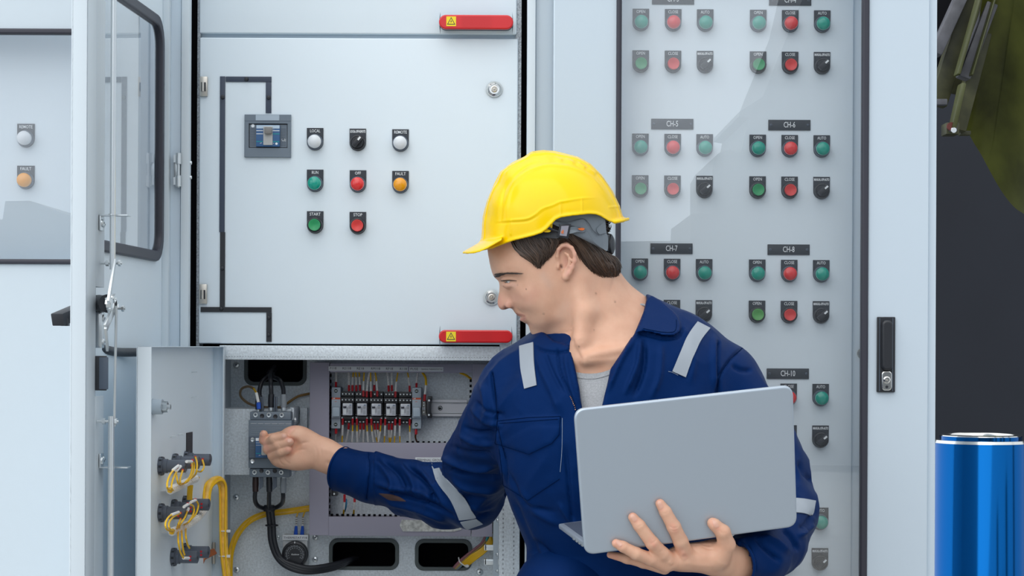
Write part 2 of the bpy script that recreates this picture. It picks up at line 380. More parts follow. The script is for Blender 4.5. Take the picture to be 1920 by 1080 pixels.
pan = thing('control_board', 'grey inner panel with rows of OPEN, CLOSE and AUTO controls behind glass', 'control board', (0.41, 0.0, 0.1))
mb = MB(); px0, px1 = W(1120, 300, 0).x, W(1598, 500, 0).x
mb.box((px0, 0, 0.3), (px1, 0.018, 2.3), CABI, bev=0.004)
mb.box((px1 - 0.0005, 0.010, 0.3), (W(1660, 500, 0).x, 0.026, 2.3), CABI, bev=0.004)
mb.done('panel', pan)
mb = MB(); mb.lathe([(0.0105, 0), (0.010, 0.006), (0.007, 0.010), (0, 0.012)], W(1618, 657, 0.01), (0, -1, 0), NICKEL); mb.done('lock', pan, label='round nickel lock')
rows = [(41, 0), (119, 1), (275, 0), (353, 1), (509, 0), (586, 1), (741, 0), (819, 1), (973, 0), (1049, 1)]
XS = [(1196.5, 1257, 1317), (1416.5, 1476.5, 1536.5)]
CHN = [['CH-3', 'CH-4'], ['CH-5', 'CH-6'], ['CH-7', 'CH-8'], ['CH-9', 'CH-10'], ['CH-11', 'CH-12']]
for ri, (y, b) in enumerate(rows):
    dx = (y - 41) * 0.0048
    for g in (0, 1):
        under = ' under ' + CHN[ri // 2][g]
        for k in range(3):
            if ri >= 6 and (g == 0 or k == 0): continue
            if ri == 5 and g == 0 and k == 0: continue
            if ri == 8 and k == 1: continue
            x = XS[g][k] + dx
            if b == 0: control(pan, x, y, 0, ('OPEN', 'CLOSE', 'AUTO')[k], 'lamp', (L_TEAL, L_RED, L_TEAL)[k], where=under)
            elif k == 2: control(pan, x, y, 0, 'MANUAL-OFF-AUTO', 'selector', ang=48, where=under)
            else: control(pan, x, y, 0, ('OPEN', 'CLOSE')[k], 'push', (L_LIME if ri == 5 else L_GREEN, L_REDB)[k], where=under)
for ri, y in enumerate((-4, 230, 463.5, 696)):
    for g in (0, 1):
        if ri == 3 and g == 0: continue
        name_plate(pan, (1256.5, 1476)[g] + y * 0.0028, y, 0, CHN[ri][g])

# ================================================================== far left cabinet
YN = -0.27
ncab = thing('electrical_cabinet', 'pale cabinet at the left edge whose window shows REMOTE and FAULT lights', 'cabinet', (-1.0, 0.1, 0))
nx0, nx1 = W(-420, 500, YN).x, -0.742
mb = MB(); mb.box((nx0, YN + 0.075, 0.06), (nx1, 0.45, 2.35), CABI, bev=0.003); mb.done('body', ncab)
zt, zb = W(60, 62, YN).z, W(60, 503.5, YN).z; zt2, zb2 = W(60, 72.5, YN).z, W(60, 494, YN).z
nwx1 = W(178, 300, YN).x; nwx0 = W(-330, 300, YN).x
mb = MB(); mb.plate([(nx0, 0.06), (nx1, 0.06), (nx1, 2.35), (nx0, 2.35)], [rrect(nwx0 + .004, nwx1 - .004, zb + .004, zt - .004, .02)], YN, YN + 0.022, CABL, bev=0.0025)
ndoor = mb.done('door', ncab)
mb = MB(); mb.plate(rrect(nwx0, nwx1, zb, zt, .02), [rrect(nwx0 + .010, nwx1 - .010, zb2, zt2, .014)], YN - 0.006, YN + 0.012, RUB, bev=0.003); mb.done('window_gasket', ndoor)
mb = MB(); mb.box((nwx0 + .006, YN + .004, zb + .005), (nwx1 - .006, YN + .0042, zt - .005), GLASS); mb.done('window_pane', ndoor)
npan = thing('control_board', 'inner panel with a white REMOTE light and an amber FAULT light', 'control board', (-1.0, -0.2, 1.4))
mb = MB(); mb.box((nwx0 - .03, -0.198, zb - .03), (nwx1 + .02, -0.1975 + 0.0015, zt + .03), CABI, bev=0.0005); mb.done('panel', npan)
control(npan, 46, 268.5, -0.198, 'REMOTE', 'lamp', L_WHITE); control(npan, 46.5, 347, -0.198, 'FAULT', 'lamp', L_AMB)

# ================================================================== main cabinet with its open outer door
mcab = thing('electrical_cabinet', 'open pale grey cabinet with its outer glass door swung wide, left of the worker', 'cabinet', (-0.28, 0.1, 0))
mb = MB()
a, b = W(336, 300, -0.07).x, W(351.5, 300, -0.07).x
mb.box((a, -0.07, 0.06), (b, -0.045, 2.35), CABL, bev=0.003)
mb.box((a - 0.03, -0.045, 0.06), (b - 0.004, -0.02, 2.35), CAB, bev=0.001); mb.box((a - 0.03, -0.02, 0.06), (a - 0.026, 0.45, 2.35), CAB); mb.box((-0.741, -0.21, 0.06), (-0.664, -0.20, 2.35), CABI)  # last pale plate is added to brighten the view through the door glass
for zz in (1.45 + 0.337, 1.45 + 0.31):
    mb.lathe([(0.004, 0), (0.003, 0.003), (0, 0.0035)], (b, -0.055, zz), (1, 0, 0), ZINC, seg=12)
# galvanised inner posts each side of the doors, beam, lower right post
mb.box((W(366, 300, 0).x, 0.004, 0.06), (W(372, 300, 0).x, 0.05, 2.35), GALVD)
mb.box((W(963, 300, 0).x, 0.006, 0.06), (W(974, 300, 0).x, 0.05, 2.35), GALVD)
mb.box((-0.66, 0.30, 0.06), (x985 - .001, 0.31, 2.35), VOID); mb.box((-0.60, 0.051, 1.44), (-0.02, 0.06, 1.47), VOID)  # black sheets stand in for the unlit depth of the door gaps
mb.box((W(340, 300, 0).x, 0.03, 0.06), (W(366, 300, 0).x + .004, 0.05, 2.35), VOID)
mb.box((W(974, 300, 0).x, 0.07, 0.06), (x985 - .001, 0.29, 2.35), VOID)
pbox(mb, 412, 651, 938, 678, -0.004, 0.06, GALV, bev=0.002)
pbox(mb, 938.5, 640, 978, 1300, 0.0, 0.07, GALV, bev=0.004)
pbox(mb, 402, 655, 415, 1300, 0.002, 0.05, GALV, bev=0.001)
z0 = W(900, 650, 0).z
for k in range(60):
    z = z0 - 0.01 - k * 0.0085
    mb.box((W(945, 800, 0).x, -0.0005, z), (W(945, 800, 0).x + .0022, 0.001, z + .0035), GALVD)
    mb.box((W(965, 800, 0).x, -0.0005, z), (W(965, 800, 0).x + .0022, 0.001, z + .0035), GALVD)
for k in range(100):
    x = W(420, 670, 0).x + k * 0.0051
    mb.box((x, -0.0045, W(600, 673, 0).z), (x + .0022, -0.003, W(600, 672, 0).z), GALVD)
# side walls of the lower compartment
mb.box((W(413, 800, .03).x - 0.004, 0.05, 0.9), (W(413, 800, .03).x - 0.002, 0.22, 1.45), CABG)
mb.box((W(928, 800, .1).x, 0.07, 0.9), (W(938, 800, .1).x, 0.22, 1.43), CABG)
mb.done('body', mcab)
# ---- mounting plate with three cable openings
YP = 0.20
def hole(x0, y0, x1, y1, r): a, b, c, d = R4(x0, y0, x1, y1, YP); return rrect(a, b, c, d, r)
mb = MB(); a, b, c, d = R4(426, 640, 944, 1300, YP)
H3 = [(460, 660, 575, 726), (622, 1013, 751, 1070), (783, 1013, 888, 1070)]
mb.plate([(a, c), (b, c), (b, d), (a, d)], [hole(*h, .016) for h in H3], YP, YP + .003, GALV)
mp = mb.done('mounting_plate', mcab, label='galvanised mounting plate')
for x0, y0, x1, y1 in H3:
    mb = MB(); mb.plate(hole(x0 - 1, y0 - 1, x1 + 1, y1 + 1, .017), [hole(x0 + 6, y0 + 6, x1 - 6, y1 - 6, .012)], YP - .004, YP + .005, RUBG, bev=.0012)
    mb.done('edge_trim', mp, label='grey rubber edge trim')
for x, y, r in ((444, 689, 6.5), (446, 937, 6.5), (448, 1073, 6.5), (569, 777, 6.5), (595, 1011, 6), (595, 1052, 6), (904, 1073, 7), (525, 1011, 4)):
    mb = MB(); screw(mb, W(x, y, YP), r * .001 * 1.02, ZINC, DGREY); mb.done('screw', mp)
# ---- open outer door: local frame s (from hinge to edge), n (towards the inside), z
H1 = Vector((-0.642, -0.05, 0)); T1 = Vector((-0.035, -0.63, 0)).normalized(); N1 = Vector((-T1.y, T1.x, 0))
FR1 = Matrix(((T1.x, N1.x, 0, H1.x), (T1.y, N1.y, 0, H1.y), (0, 0, 1, 0), (0, 0, 0, 1)))
def DP(H, T, N, px, py, n=0.0):
    u = px - 960; v = py - 540; u, v = u * _c - v * _s, u * _s + v * _c; k = u / F
    bx, by = H.x + n * N.x, H.y + n * N.y
    s = (k * (DIST + by) - bx) / (T.x - k * T.y); d = DIST + by + s * T.y
    return s, CZ - (v + 540 - HZ) / F * d
def d1(px, py, n=0.0): return DP(H1, T1, N1, px, py, n)
SW = 0.632; sA = d1(178, 400, .022)[0]; sB = d1(195, 400, .022)[0]
wt = d1(300, 48)[1] + .004; wb = d1(300, 497, .006)[1]; ws0 = d1(304, 300, .006)[0]; ws1 = sB + .03
mb = MB(FR1)
mb.plate([(0, 0.12), (SW, 0.12), (SW, 2.3), (0, 2.3)], [rrect(ws0 + .006, ws1 - .006, wb + .006, wt - .006, .045)], -0.003, 0.0, CABI)
mb.box((SW - .002, -.003, .12), (SW, .022, 2.3), CABL, bev=.0008)
mb.box((sA, .020, .12), (SW, .022, 2.3), CABL, bev=.0008)
zc1, zc2 = d1(186, 545, .022)[1], d1(186, 750, .022)[1]
mb.box((sB, .0, zc1), (sA, .0215, 2.3), CABL, bev=.0008); mb.box((sB, .0, .12), (sA, .0215, zc2), CABL, bev=.0008)
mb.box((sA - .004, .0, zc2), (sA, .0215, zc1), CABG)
mb.box((.0, .0, .12), (.012, .03, 2.3), CAB, bev=.001)
mb.box((.012, .0, .12), (.030, .012, 2.3), CABL, bev=.001)
odoor = mb.done('door', mcab, label='outer glass door swung open towards the viewer')
mb = MB(FR1); mb.plate(rrect(ws0, ws1, wb, wt, .05), [rrect(ws0 + .019, ws1 - .019, wb + .019, wt - .019, .035)], -.007, .008, RUB, bev=.003); mb.done('window_gasket', odoor)
mb = MB(FR1); mb.box((ws0 + .01, .001, wb + .01), (ws1 - .01, .0013, wt - .01), GLASS); mb.done('window_pane', odoor)
# hinge
mb = MB()
for yy in (303, 345):
    p = W(332, yy, -.075); mb.cyl(p + Vector((0, 0, -.009)), p + Vector((0, 0, .009)), .0052, ZINC, bev=.001); mb.box(p + Vector((-.009, 0, -.007)), p + Vector((0.004, .008, .007)), ZINC)
p = W(329, 324, -.07); mb.cyl(W(332, 357, -.075), W(332, 298, -.075), .0025, ZINC); mb.box(p + Vector((-.005, 0, -.018)), p + Vector((.006, .003, .018)), ZINC, bev=.001)
mb.done('hinge', odoor, label='zinc hinge')
# rods, guides and lock works on the inside of the door
def L1(px, py, n): s, z = d1(px, py, n); return FR1 @ Vector((s, n, z))
nR = 0.046
top = d1(208, 0, nR); bot = d1(209, 512, nR)
mb = MB(FR1); mb.cyl((top[0], nR, 2.2), (top[0], nR, bot[1]), .0046, ZINC, seg=16); mb.done('lock_rod', odoor, label='upper steel locking rod')
t2 = d1(210.5, 787, nR)
mb = MB(FR1); mb.cyl((t2[0], nR, t2[1]), (t2[0], nR, .3), .0050, ZINC, seg=16); mb.done('lock_rod', odoor, label='lower steel locking rod')
for yy, x0, up, lb in ((412, 181, 1, 'upper'), (884, 185, -1, 'lower')):
    s_, z_ = d1(x0 + 8, yy, .024); mb = MB(FR1)
    mb.box((s_ - .010, .0225, z_ - .023 if up > 0 else z_), (s_ + .010, .025, z_ if up > 0 else z_ + .023), ZINC, bev=.001)
    mb.plate([(s_ - .016, -.0), (s_ + .010, -.0), (s_ + .010, .045), (s_ - .016, .045)], [rrect(t2[0] - .0055, t2[0] + .0055, nR - .0225 - .0055, nR - .0225 + .0055, .005)], 0, .002, ZINC, M=Matrix(((1, 0, 0, 0), (0, 0, 1, .0225), (0, 1, 0, z_), (0, 0, 0, 1))))
    screw(mb, (s_ + .002, .025, z_ - up * .011), .0065, ZINC, DGREY, (0, 1, 0)); screw(mb, (s_ - .008, .025, z_ - up * .013), .005, ZINC, DGREY, (0, 1, 0))
    mb.done('rod_guide', odoor, label=lb + ' zinc bracket guiding the rod')
mb = MB()
def bar(P, w, th, m=ZINC):
    for p, q in zip(P, P[1:]):
        p = Vector(p); q = Vector(q); dd = q - p; M = Matrix.Translation((p + q) / 2) @ dd.to_track_quat('Z', 'Y').to_matrix().to_4x4()
        mb.box((-th / 2, -w / 2, -dd.length / 2 - .001), (th / 2, w / 2, dd.length / 2 + .001), m, bev=.0006, M=M)
bar([L1(214, 496, .052), L1(203, 573, .055)], .009, .004)
mb.cyl(L1(218, 580, .058), L1(216, 806, .050), .0022, ZINC, seg=10)
bar([L1(205, 563, .050), L1(211, 592, .053)], .020, .004); bar([L1(211, 590, .053), L1(198, 621, .05)], .013, .004); bar([L1(198, 620, .05), L1(202, 661, .045)], .010, .004)
for x, y in ((214, 500), (210, 797), (221, 585)):
    p = L1(x, y, .045); mb.cyl(p - N1 * .022, p + N1 * .012, .0022, ZINC, seg=10); mb.cyl(p - N1 * .014, p - N1 * .009, .0050, ZINC, seg=6); mb.cyl(p + N1 * .006, p + N1 * .010, .0050, ZINC, seg=6)
for x, y, r in ((209, 566, .0065), (213, 578, .006), (204, 576, .009)):
    p = L1(x, y, .052); mb.cyl(p - N1 * .003, p + N1 * .005, r, ZINC, seg=8, bev=.001)
mb.done('lock_linkage', odoor, label='zinc lock linkage bars and bolts')
mb = MB(); mb.cyl(L1(178, 577, 0), L1(202, 576, .046), .0135, BLK, bev=.001, seg=28); mb.cyl(L1(184, 577, .012), L1(187, 577, .017), .0145, BLK, seg=28); mb.done('lock_barrel', odoor, label='black lock barrel')
mb = MB(FR1); s_, z_ = d1(181, 595, .015); _, z2 = d1(181, 657, .015)
mb.box((s_ - .012, .0, z2), (s_ + .010, .024, z_), ZINC, bev=.001); s3, _ = d1(190, 620, .024); mb.box((s3 - .012, .014, z2 - .002), (s3 + .004, .026, z_ + .002), ZINC, bev=.001)
for yy in (603, 648): screw(mb, (s3 - .003, .026, d1(190, yy, .026)[1]), .0058, ZINC, DGREY, (0, 1, 0))
mb.done('latch_block', odoor, label='zinc latch block with two screws')
mb = MB(FR1); s_, z_ = d1(195, 667, .035); _, z2 = d1(195, 732, .035)
mb.box((s_ - .002, .0, z2 - .006), (sA - .001, .040, z_ - .006), BLK, bev=.003); mb.box((s_ - .003, .028, z2 - .004), (s_ + .001, .042, z_ - .008), DGREY, bev=.001)
mb.done('lock_housing', odoor, label='black lock housing')
mb = MB()
P0, P1 = W(148, 590, -.60), W(107, 608, -.655)
dd = P1 - P0; M = Matrix.Translation((P0 + P1) / 2) @ dd.to_track_quat('Z', 'Y').to_matrix().to_4x4()
mb.box((-.0105, -.0095, -dd.length / 2 - .01), (.012, .0105, dd.length / 2), BLK, bev=.002, M=M)
p = W(122, 614, -.645); mb.box(p + Vector((-.006, -.006, -.004)), p + Vector((.006, .008, .008)), BLK, bev=.001)
mb.done('door_handle', odoor, label='black lever handle on the outside of the door')
mb = MB(); P = [W(186, 658, -.50), W(200, 663, -.47), (W(225, 667, -.40)), W(262, 667, -.33), W(310, 668, -.2)]
mb.tube(P, .0075, mat('corrugated_conduit', (.045, .05, .06), .45, bump=.6, bscale=500), seg=14); mb.done('conduit', odoor, label='black flexible conduit')

# ================================================================== compartment doors (closed)
def red_handle(mb, x0, y0, x1, y1):
    a, b, c, d = R4(x0, y0, x1, y1, -.03); r = (d - c) / 2 * .98
    mb.plate(rrect(a, b, c, d, r, 8), [], -.032, -.022, RED, bev=.0025)
    mb.plate(rrect(a + .001, b - .001, c + .001, d - .001, r * .95, 8), [], -.022, -.012, DGREY, bev=.001)
    for xx in (a + .013, b - .013): mb.cyl((xx, -.014, (c + d) / 2), (xx, 0, (c + d) / 2), .0115, DGREY)
    for k in range(40):
        xx = a + .042 + k * .0014
        if xx < b - .03: mb.box((xx, -.0324, c + .003), (xx + .0006, -.0318, d - .003), RED)
def warning(mb, cx, cy):
    p = W(cx, cy, -.032); h = .009
    mb.box((p.x - h, -.0326, p.z - h), (p.x + h, -.0321, p.z + h), YEL)
    tri = lambda k, dz=0: [(p.x - .0078 * k, p.z - .0062 * k + dz), (p.x + .0078 * k, p.z - .0062 * k + dz), (p.x, p.z + .0078 * k + dz)]
    mb.prism(tri(1), -.0328, -.0326, INK); mb.prism(tri(.72, -.0003), -.0330, -.0328, YEL)
    q = p.x; z = p.z; mb.prism([(q + .0008, z + .0030), (q - .0016, z - .0008), (q - .0002, z - .0006), (q - .0010, z - .0038), (q + .0016, z + .0002), (q + .0002, z + .0002)], -.0332, -.0330, INK)
def door_skin(mb, x0, y0, x1, y1):
    a, b, c, d = R4(x0, y0, x1, y1, 0); mb.box((a, 0, c), (b, .022, d), CABI, bev=.0035, seg=3)
cd0 = thing('compartment_door', 'upper grey compartment door cut off by the top of the frame', 'cabinet door', tuple(W(666, 0, 0)))
mb = MB(); door_skin(mb, 368, -330, 963, 66); mb.done('door_leaf', cd0)
mb = MB(); red_handle(mb, 818, 28.5, 957.5, 55.5); warning(mb, 841, 41); mb.done('door_handle', cd0, label='red pull handle with yellow electric warning sign')
cd = thing('compartment_door', 'closed grey compartment door with LOCAL, REMOTE, RUN, OFF, START and STOP controls', 'cabinet door', tuple(W(668, 400, 0)))
mb = MB(); door_skin(mb, 371, 74, 968, 648); mb.done('door_leaf', cd)
mb = MB(); red_handle(mb, 823, 619.5, 961.5, 643.5); warning(mb, 846, 632); mb.done('door_handle', cd, label='red pull handle with yellow electric warning sign')
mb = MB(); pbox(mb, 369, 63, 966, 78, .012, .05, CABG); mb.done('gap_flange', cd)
for (x, y, w_) in ((923, 168, 'upper'), (921.5, 558, 'lower')):
    mb = MB(); mb.lathe([(.0150, 0), (.0150, .003), (.0142, .0045), (.0095, .0085), (.0085, .0085), (.0083, .0045), (0, .0045)], W(x, y, 0), (0, -1, 0), CHROME, seg=36)
    mb.lathe([(.0060, .0045), (.0060, .0075), (.0045, .008), (.0042, .006), (0, .006)], W(x, y, 0), (0, -1, 0), NICKEL)
    mb.lathe([(.0022, .006), (.0018, .0085), (0, .0087)], W(x, y, 0), (0, -1, 0), NICKEL, seg=10); mb.done('cam_lock', cd, label=w_ + ' round chrome cam lock')
for (x, y, w_) in ((377, 167, 'upper'), (379.5, 556.5, 'lower')):
    mb = MB(); a, b, c, d = R4(x - 7, y - 18.5, x + 8, y + 18.5, -.006); mb.box((a, -.006, c), (b, 0, d), NICKEL, bev=.0015)
    mb.box((a + .003, -.0066, c + .009), (b - .003, -.005, d - .011), BLK); mb.cyl((a + .0065, -.006, c + .009), (a + .0065, -.006, d - .011), .0030, NICKEL, seg=14); mb.done('hinge', cd, label=w_ + ' nickel hinge')
mb = MB()
for x0, y0, x1, y1 in ((409, 148, 419, 440), (419.3, 148, 505, 158), (494.5, 158.3, 505, 216)): pbox(mb, x0, y0, x1, y1, -.002, 0, MIMIC, bev=.0003)
for x, y in ((458, 153), (414, 187), (500, 187), (416, 508)): mb.lathe([(.0042, 0), (.0035, .003), (0, .004)], W(x, y, -.002), (0, -1, 0), BLK, seg=14)
pbox(mb, 411.5, 440.2, 421, 580.2, -.0022, 0, BLK); pbox(mb, 376, 580.5, 509, 590, -.0024, 0, BLK); pbox(mb, 499.5, 590.3, 509.5, 645, -.0024, 0, BLK)
for x, y in ((504, 600), (504, 632), (415, 584)): mb.lathe([(.0038, 0), (.003, .003), (0, .004)], W(x, y, -.002), (0, -1, 0), BLK, seg=14)
mb.done('mimic_line', cd, label='black mimic strip running down the door')
# breaker front on the door
mb = MB(); a, b, c, d = R4(456, 219.5, 543, 299.5, 0); ia, ib, ic, id_ = R4(463.5, 236, 536, 281.5, -.005)
mb.plate([(a, c), (b, c), (b, d), (a, d)], [[(ia, ic), (ib, ic), (ib, id_), (ia, id_)]], -.0065, 0, MGREY, bev=.0008)
mb.box((a, -.0068, d - .0125), (b, -.006, d - .0119), DGREY); mb.box((W(477, 225, 0).x, -.0072, d - .0112), (W(521, 225, 0).x, -.0063, d - .0008), mat('clear_tag', (.42, .50, .58), .2))
bz = mb.done('breaker_escutcheon', cd, label='slate grey circuit breaker surround')
mb = MB(); mb.box((ia, -.0012, ic), (ib, -.0006, id_), BLK); pbox(mb, 465, 238, 535, 280, -.0028, -.001, MGREY)
for k in range(13): pbox(mb, 466, 245 + k * 2.6, 476, 246 + k * 2.6, -.0031, -.0028, DGREY); pbox(mb, 523, 245 + k * 2.6, 533, 246 + k * 2.6, -.0031, -.0028, DGREY)
pbox(mb, 477, 238.5, 521.5, 279, -.010, -.002, SKYB, bev=.001); pbox(mb, 477.5, 239, 521, 245, -.0104, -.009, mat('pale_blue_tag', (.50, .62, .74), .3))
for y, m_ in ((248.5, WHT), (254.5, TEALI), (269, TEALI)): pbox(mb, 477.5, y, 490, y + 1.2, -.0103, -.0095, WHT if y == 254.5 else m_); pbox(mb, 508, y, 521, y + 1.2, -.0103, -.0095, m_)
mb.text('off', W(486, 272.5, -.0103), .0022, WHT); mb.text('o', W(510, 272.5, -.0103), .0026, WHT); mb.text('I', W(510, 246.5, -.0103), .0024, WHT); mb.text('CE', W(529, 266, -.0030), .0052, WHT, bold=.0001)
mb.lathe([(.0037, 0), (.003, .0012), (0, .0014)], W(471, 240.5, -.003), (0, -1, 0), WHT, seg=18); mb.lathe([(.0023, 0), (0, .0008)], W(515.5, 273.5, -.010), (0, -1, 0), WHT, seg=14)
mb.done('breaker_face', bz, label='blue breaker face with printed marks')
mb = MB(); pbox(mb, 490.5, 241, 508, 276, -.0125, -.009, mat('lever_grey', (.50, .50, .49), .4), bev=.001); pbox(mb, 492, 242, 506.5, 255, -.022, -.012, mat('lever_dark', (.22, .21, .20), .4), bev=.0025); pbox(mb, 491.5, 241, 507, 247, -.0175, -.012, mat('lever_grey', (.5, .5, .5)), bev=.0015)
mb.done('toggle', bz, label='grey breaker toggle')
control(cd, 588, 270, 0, 'LOCAL', 'lamp', L_WHITE); control(cd, 668, 270.5, 0, 'LOCAL-OFF-REMOTE', 'selector', ang=38); control(cd, 748, 271, 0, 'REMOTE', 'lamp', L_WHITE)
control(cd, 588.7, 348, 0, 'RUN', 'lamp', L_TEAL); control(cd, 669, 348.5, 0, 'OFF', 'lamp', L_RED); control(cd, 748.7, 349, 0, 'FAULT', 'lamp', L_AMB)
control(cd, 589.5, 426, 0, 'START', 'push', L_GREEN); control(cd, 669.5, 426.5, 0, 'STOP', 'push', L_REDB)
# ================================================================== inside the lower compartment
def wire(name, lab, grp, segs, r=.0012, seg=6, cat='wire', sub=5, parent=None, mb=None):
    """segs = [(material, [points], radius factor)] consecutive"""
    own = mb is None
    if own: mb = MB()
    for m_, P, k in segs: mb.tube(P, r * k, m_, seg=seg, sub=sub)
    if not own: return
    o = mb.done(name, parent)
    if parent is None: tag(o, lab, cat, grp)
    return o
# breaker bracket
bk = MB(); pbox(bk, 414, 771, 548, 895, .085, .2, GALV, bev=.001); pbox(bk, 545, 768, 553, 800, .10, .2, GALV, bev=.001); pbox(bk, 540, 890, 552, 896, .09, .12, GALV)
for x, y in ((418, 784), (418, 880)): screw(bk, W(x, y, .085), .003, ZINC, DGREY)
screw(bk, W(556, 791, .10), .0055, ZINC, DGREY, (1, 0, 0))
pbox(bk, 564, 768, 578, 810, .185, .2, GALV, bev=.001)
tag(bk.done('mounting_box'), 'galvanised box bracket that carries the grey circuit breaker', 'bracket')
# moulded case breaker
YBf = .045
br = thing('circuit_breaker', 'slate grey three-pole circuit breaker the worker reaches for', 'circuit breaker', tuple(W(512, 895, YBf)))
mb = MB(); pbox(mb, 468, 792, 549, 882, YBf, .085, MGREY, bev=.0015); pbox(mb, 470, 776, 547, 791.5, YBf + .006, .085, MGREY, bev=.0025); pbox(mb, 470, 882.5, 546, 899, YBf + .006, .085, MGREY, bev=.0025)
pbox(mb, 468.5, 823, 549, 864, YBf - .004, YBf, DGREY, bev=.001)
for k in range(13): pbox(mb, 470.5, 828 + k * 2.7, 480, 829.2 + k * 2.7, YBf - .0046, YBf - .003, MGREY)
mb.done('housing', br)
mb = MB(); pbox(mb, 481, 825, 506, 862.5, YBf - .012, YBf - .003, SKYB, bev=.001); pbox(mb, 481.5, 825.5, 505.5, 831, YBf - .0125, YBf - .011, WHT)
for y, m_ in ((834, WHTD), (838.5, WHTD), (854, TEALI)): pbox(mb, 482, y, 497, y + 1, YBf - .0123, YBf - .0115, m_)
mb.text('off', W(489, 858, YBf - .0123), .0022, WHT); mb.done('breaker_face', br, label='blue face with printed marks')
mb = MB(); pbox(mb, 492, 834, 502, 858, YBf - .022, YBf - .008, mat('lever_grey', (.5, .5, .49)), bev=.002); mb.done('toggle', br)
mb = MB()
for k in range(6): mb.box(W(472 + k * 13, 798, YBf - .0005), W(483 + k * 13, 799, YBf), WHTD)
for k in range(5): mb.box(W(473, 803 + k * 4, YBf - .0004), W(543, 803.6 + k * 4, YBf), mat('faint_print', (.22, .26, .31)))
mb.done('printed_table', br)
for x, y in ((481, 782), (506, 782), (530, 782), (480, 890), (505, 890), (530, 890)):
    mb = MB(); mb.lathe([(.0048, .0), (.0044, .0016), (.0040, .0004), (0, .0002)], W(x, y, YBf + .006), (0, -1, 0), ZINC, seg=18); q_ = W(x, y, YBf + .0054); mb.lathe([(.0024, 0), (.0020, .0006), (0, .0004)], q_ + Vector((-.0006, 0, .0002)), (0, -1, 0), DGREY, seg=6); mb.done('terminal_screw', br, label='bright terminal screw')
mb = MB()
for x, y in ((493, 784), (518, 785), (493, 887), (518, 887), (476, 828.5), (476, 869)):
    yy = YBf + .006 if y < 800 or y > 880 else YBf - .004
    mb.lathe([(.0042, 0), (.0040, .0008), (.0030, .0003), (0, .0002)], W(x, y, yy), (0, -1, 0), BLK if y > 780 and x > 480 else ZINC, seg=16)
mb.done('fixing_screw', br)
for x in (492.5, 518):
    mb = MB(); pbox(mb, x - 3, 748, x + 3, 779, .058, .064, DGREY, bev=.0005); pbox(mb, x - .7, 748, x + .7, 776, .0575, .059, BLK); mb.done('phase_barrier', br, label='dark phase barrier standing above the terminals')
    a, b, c, d = R4(x - 3.5, 897, x + 3.5, 923, .058); mb = MB(); mb.prism([(a, d), (b, d), (b, c + .006), (a, c)], .058, .064, DGREY); mb.done('phase_barrier', br, label='dark phase barrier hanging below the terminals')
# heavy black cables
GSL = mat('grey_sleeve', (.25, .28, .31), .5)
def hcable(P, sl, m_sl, lab, name='power_cable'):
    mb = MB(); mb.tube(P, .0043, BLK, seg=12); mb.tube(sl, [.0058, .0062, .0055], m_sl, seg=12); mb.tube([sl[0], sl[0] * 1.0 + Vector((0, 0, .006 if sl[0].z < sl[-1].z else -.006)) * -1], .0052, ZINC, seg=12, sub=1)
    tag(mb.done(name), lab, 'cable')
Yc = .066
hcable([W(488, 752, Yc), W(488, 735, Yc + .01), W(493, 720, Yc + .03), W(502, 711, .12), W(508, 706, .19), W(514, 700, .24)], [W(486, 772, Yc), W(486, 758, Yc), W(488, 745, Yc)], BLK, 'thick black cable curving up from the left pole of the breaker')
hcable([W(510, 745, Yc), W(509, 725, Yc), W(508, 708, .1), W(510, 700, .19), W(515, 692, .24)], [W(510, 768, Yc), W(510, 756, Yc), W(510, 743, Yc)], BLK, 'thick black cable rising straight up from the middle pole of the breaker')
hcable([W(533, 745, Yc), W(532, 732, Yc + .01), W(526, 717, Yc + .02), W(514, 711, .12), W(509, 705, .19), W(515, 699, .24)], [W(533.5, 768, Yc), W(533.5, 755, Yc), W(533, 743, Yc)], GSL, 'thick black cable in a grey sleeve curving up from the right pole of the breaker')
BR2 = mat('brown_sleeve', (.028, .014, .014), .4)
hcable([W(482, 920, Yc), W(481, 940, .10), W(486, 952, .12), W(497, 957, .14), (W(506, 958, .14))], [W(482, 898, Yc), W(482, 912, Yc), W(482, 926, Yc)], BR2, 'black cable hooking round below the left pole of the breaker')
hcable([W(508, 920, Yc), W(507.5, 940, .10), W(508, 955, .13), W(510, 962, .135)], [W(507.5, 898, Yc), W(508, 912, Yc), W(508, 926, Yc)], BLK, 'black cable dropping straight from the middle pole of the breaker')
hcable([W(533, 922, Yc), W(534, 935, .08), W(532, 947, .12), W(522, 955, .14), W(511, 957, .14)], [W(534, 900, Yc), W(534, 914, Yc), W(534, 928, Yc)], GSL, 'black cable in a grey sleeve hooking round below the right pole of the breaker')
mb = MB()
for dx, dy in ((0, 0), (6.5, 0), (3.2, 1)):
    mb.tube([W(505 + dx, 952, .140 + dy * .007), W(509 + dx, 985, .145 + dy * .007), W(512 + dx, 1020, .145 + dy * .007), W(524 + dx, 1050, .145), W(546 + dx, 1068 - dx, .145), W(580 + dx, 1076 - dx * 1.2, .15), W(625 + dx, 1070 - dx * 1.4, .17), W(655 + dx, 1058 - dx, .195), W(672, 1050, .24)], .0052, BLK, seg=12)
for x, y in ((509, 957), (513, 989)): p = W(x, y, .142); mb.tube([p + Vector((.0115 * math.cos(a), .0095 * math.sin(a), 0)) for a in [k * PI / 8 for k in range(17)]], .0016, BLK, sub=1, ends=False)
mb.lathe([(.011, -.006), (.012, 0), (.010, .006)], W(508, 957, .142), (0, 0, 1), BLK)
tag(mb.done('cable_bundle'), 'thick black cable bundle sweeping down and off into the lower plate opening', 'cable')
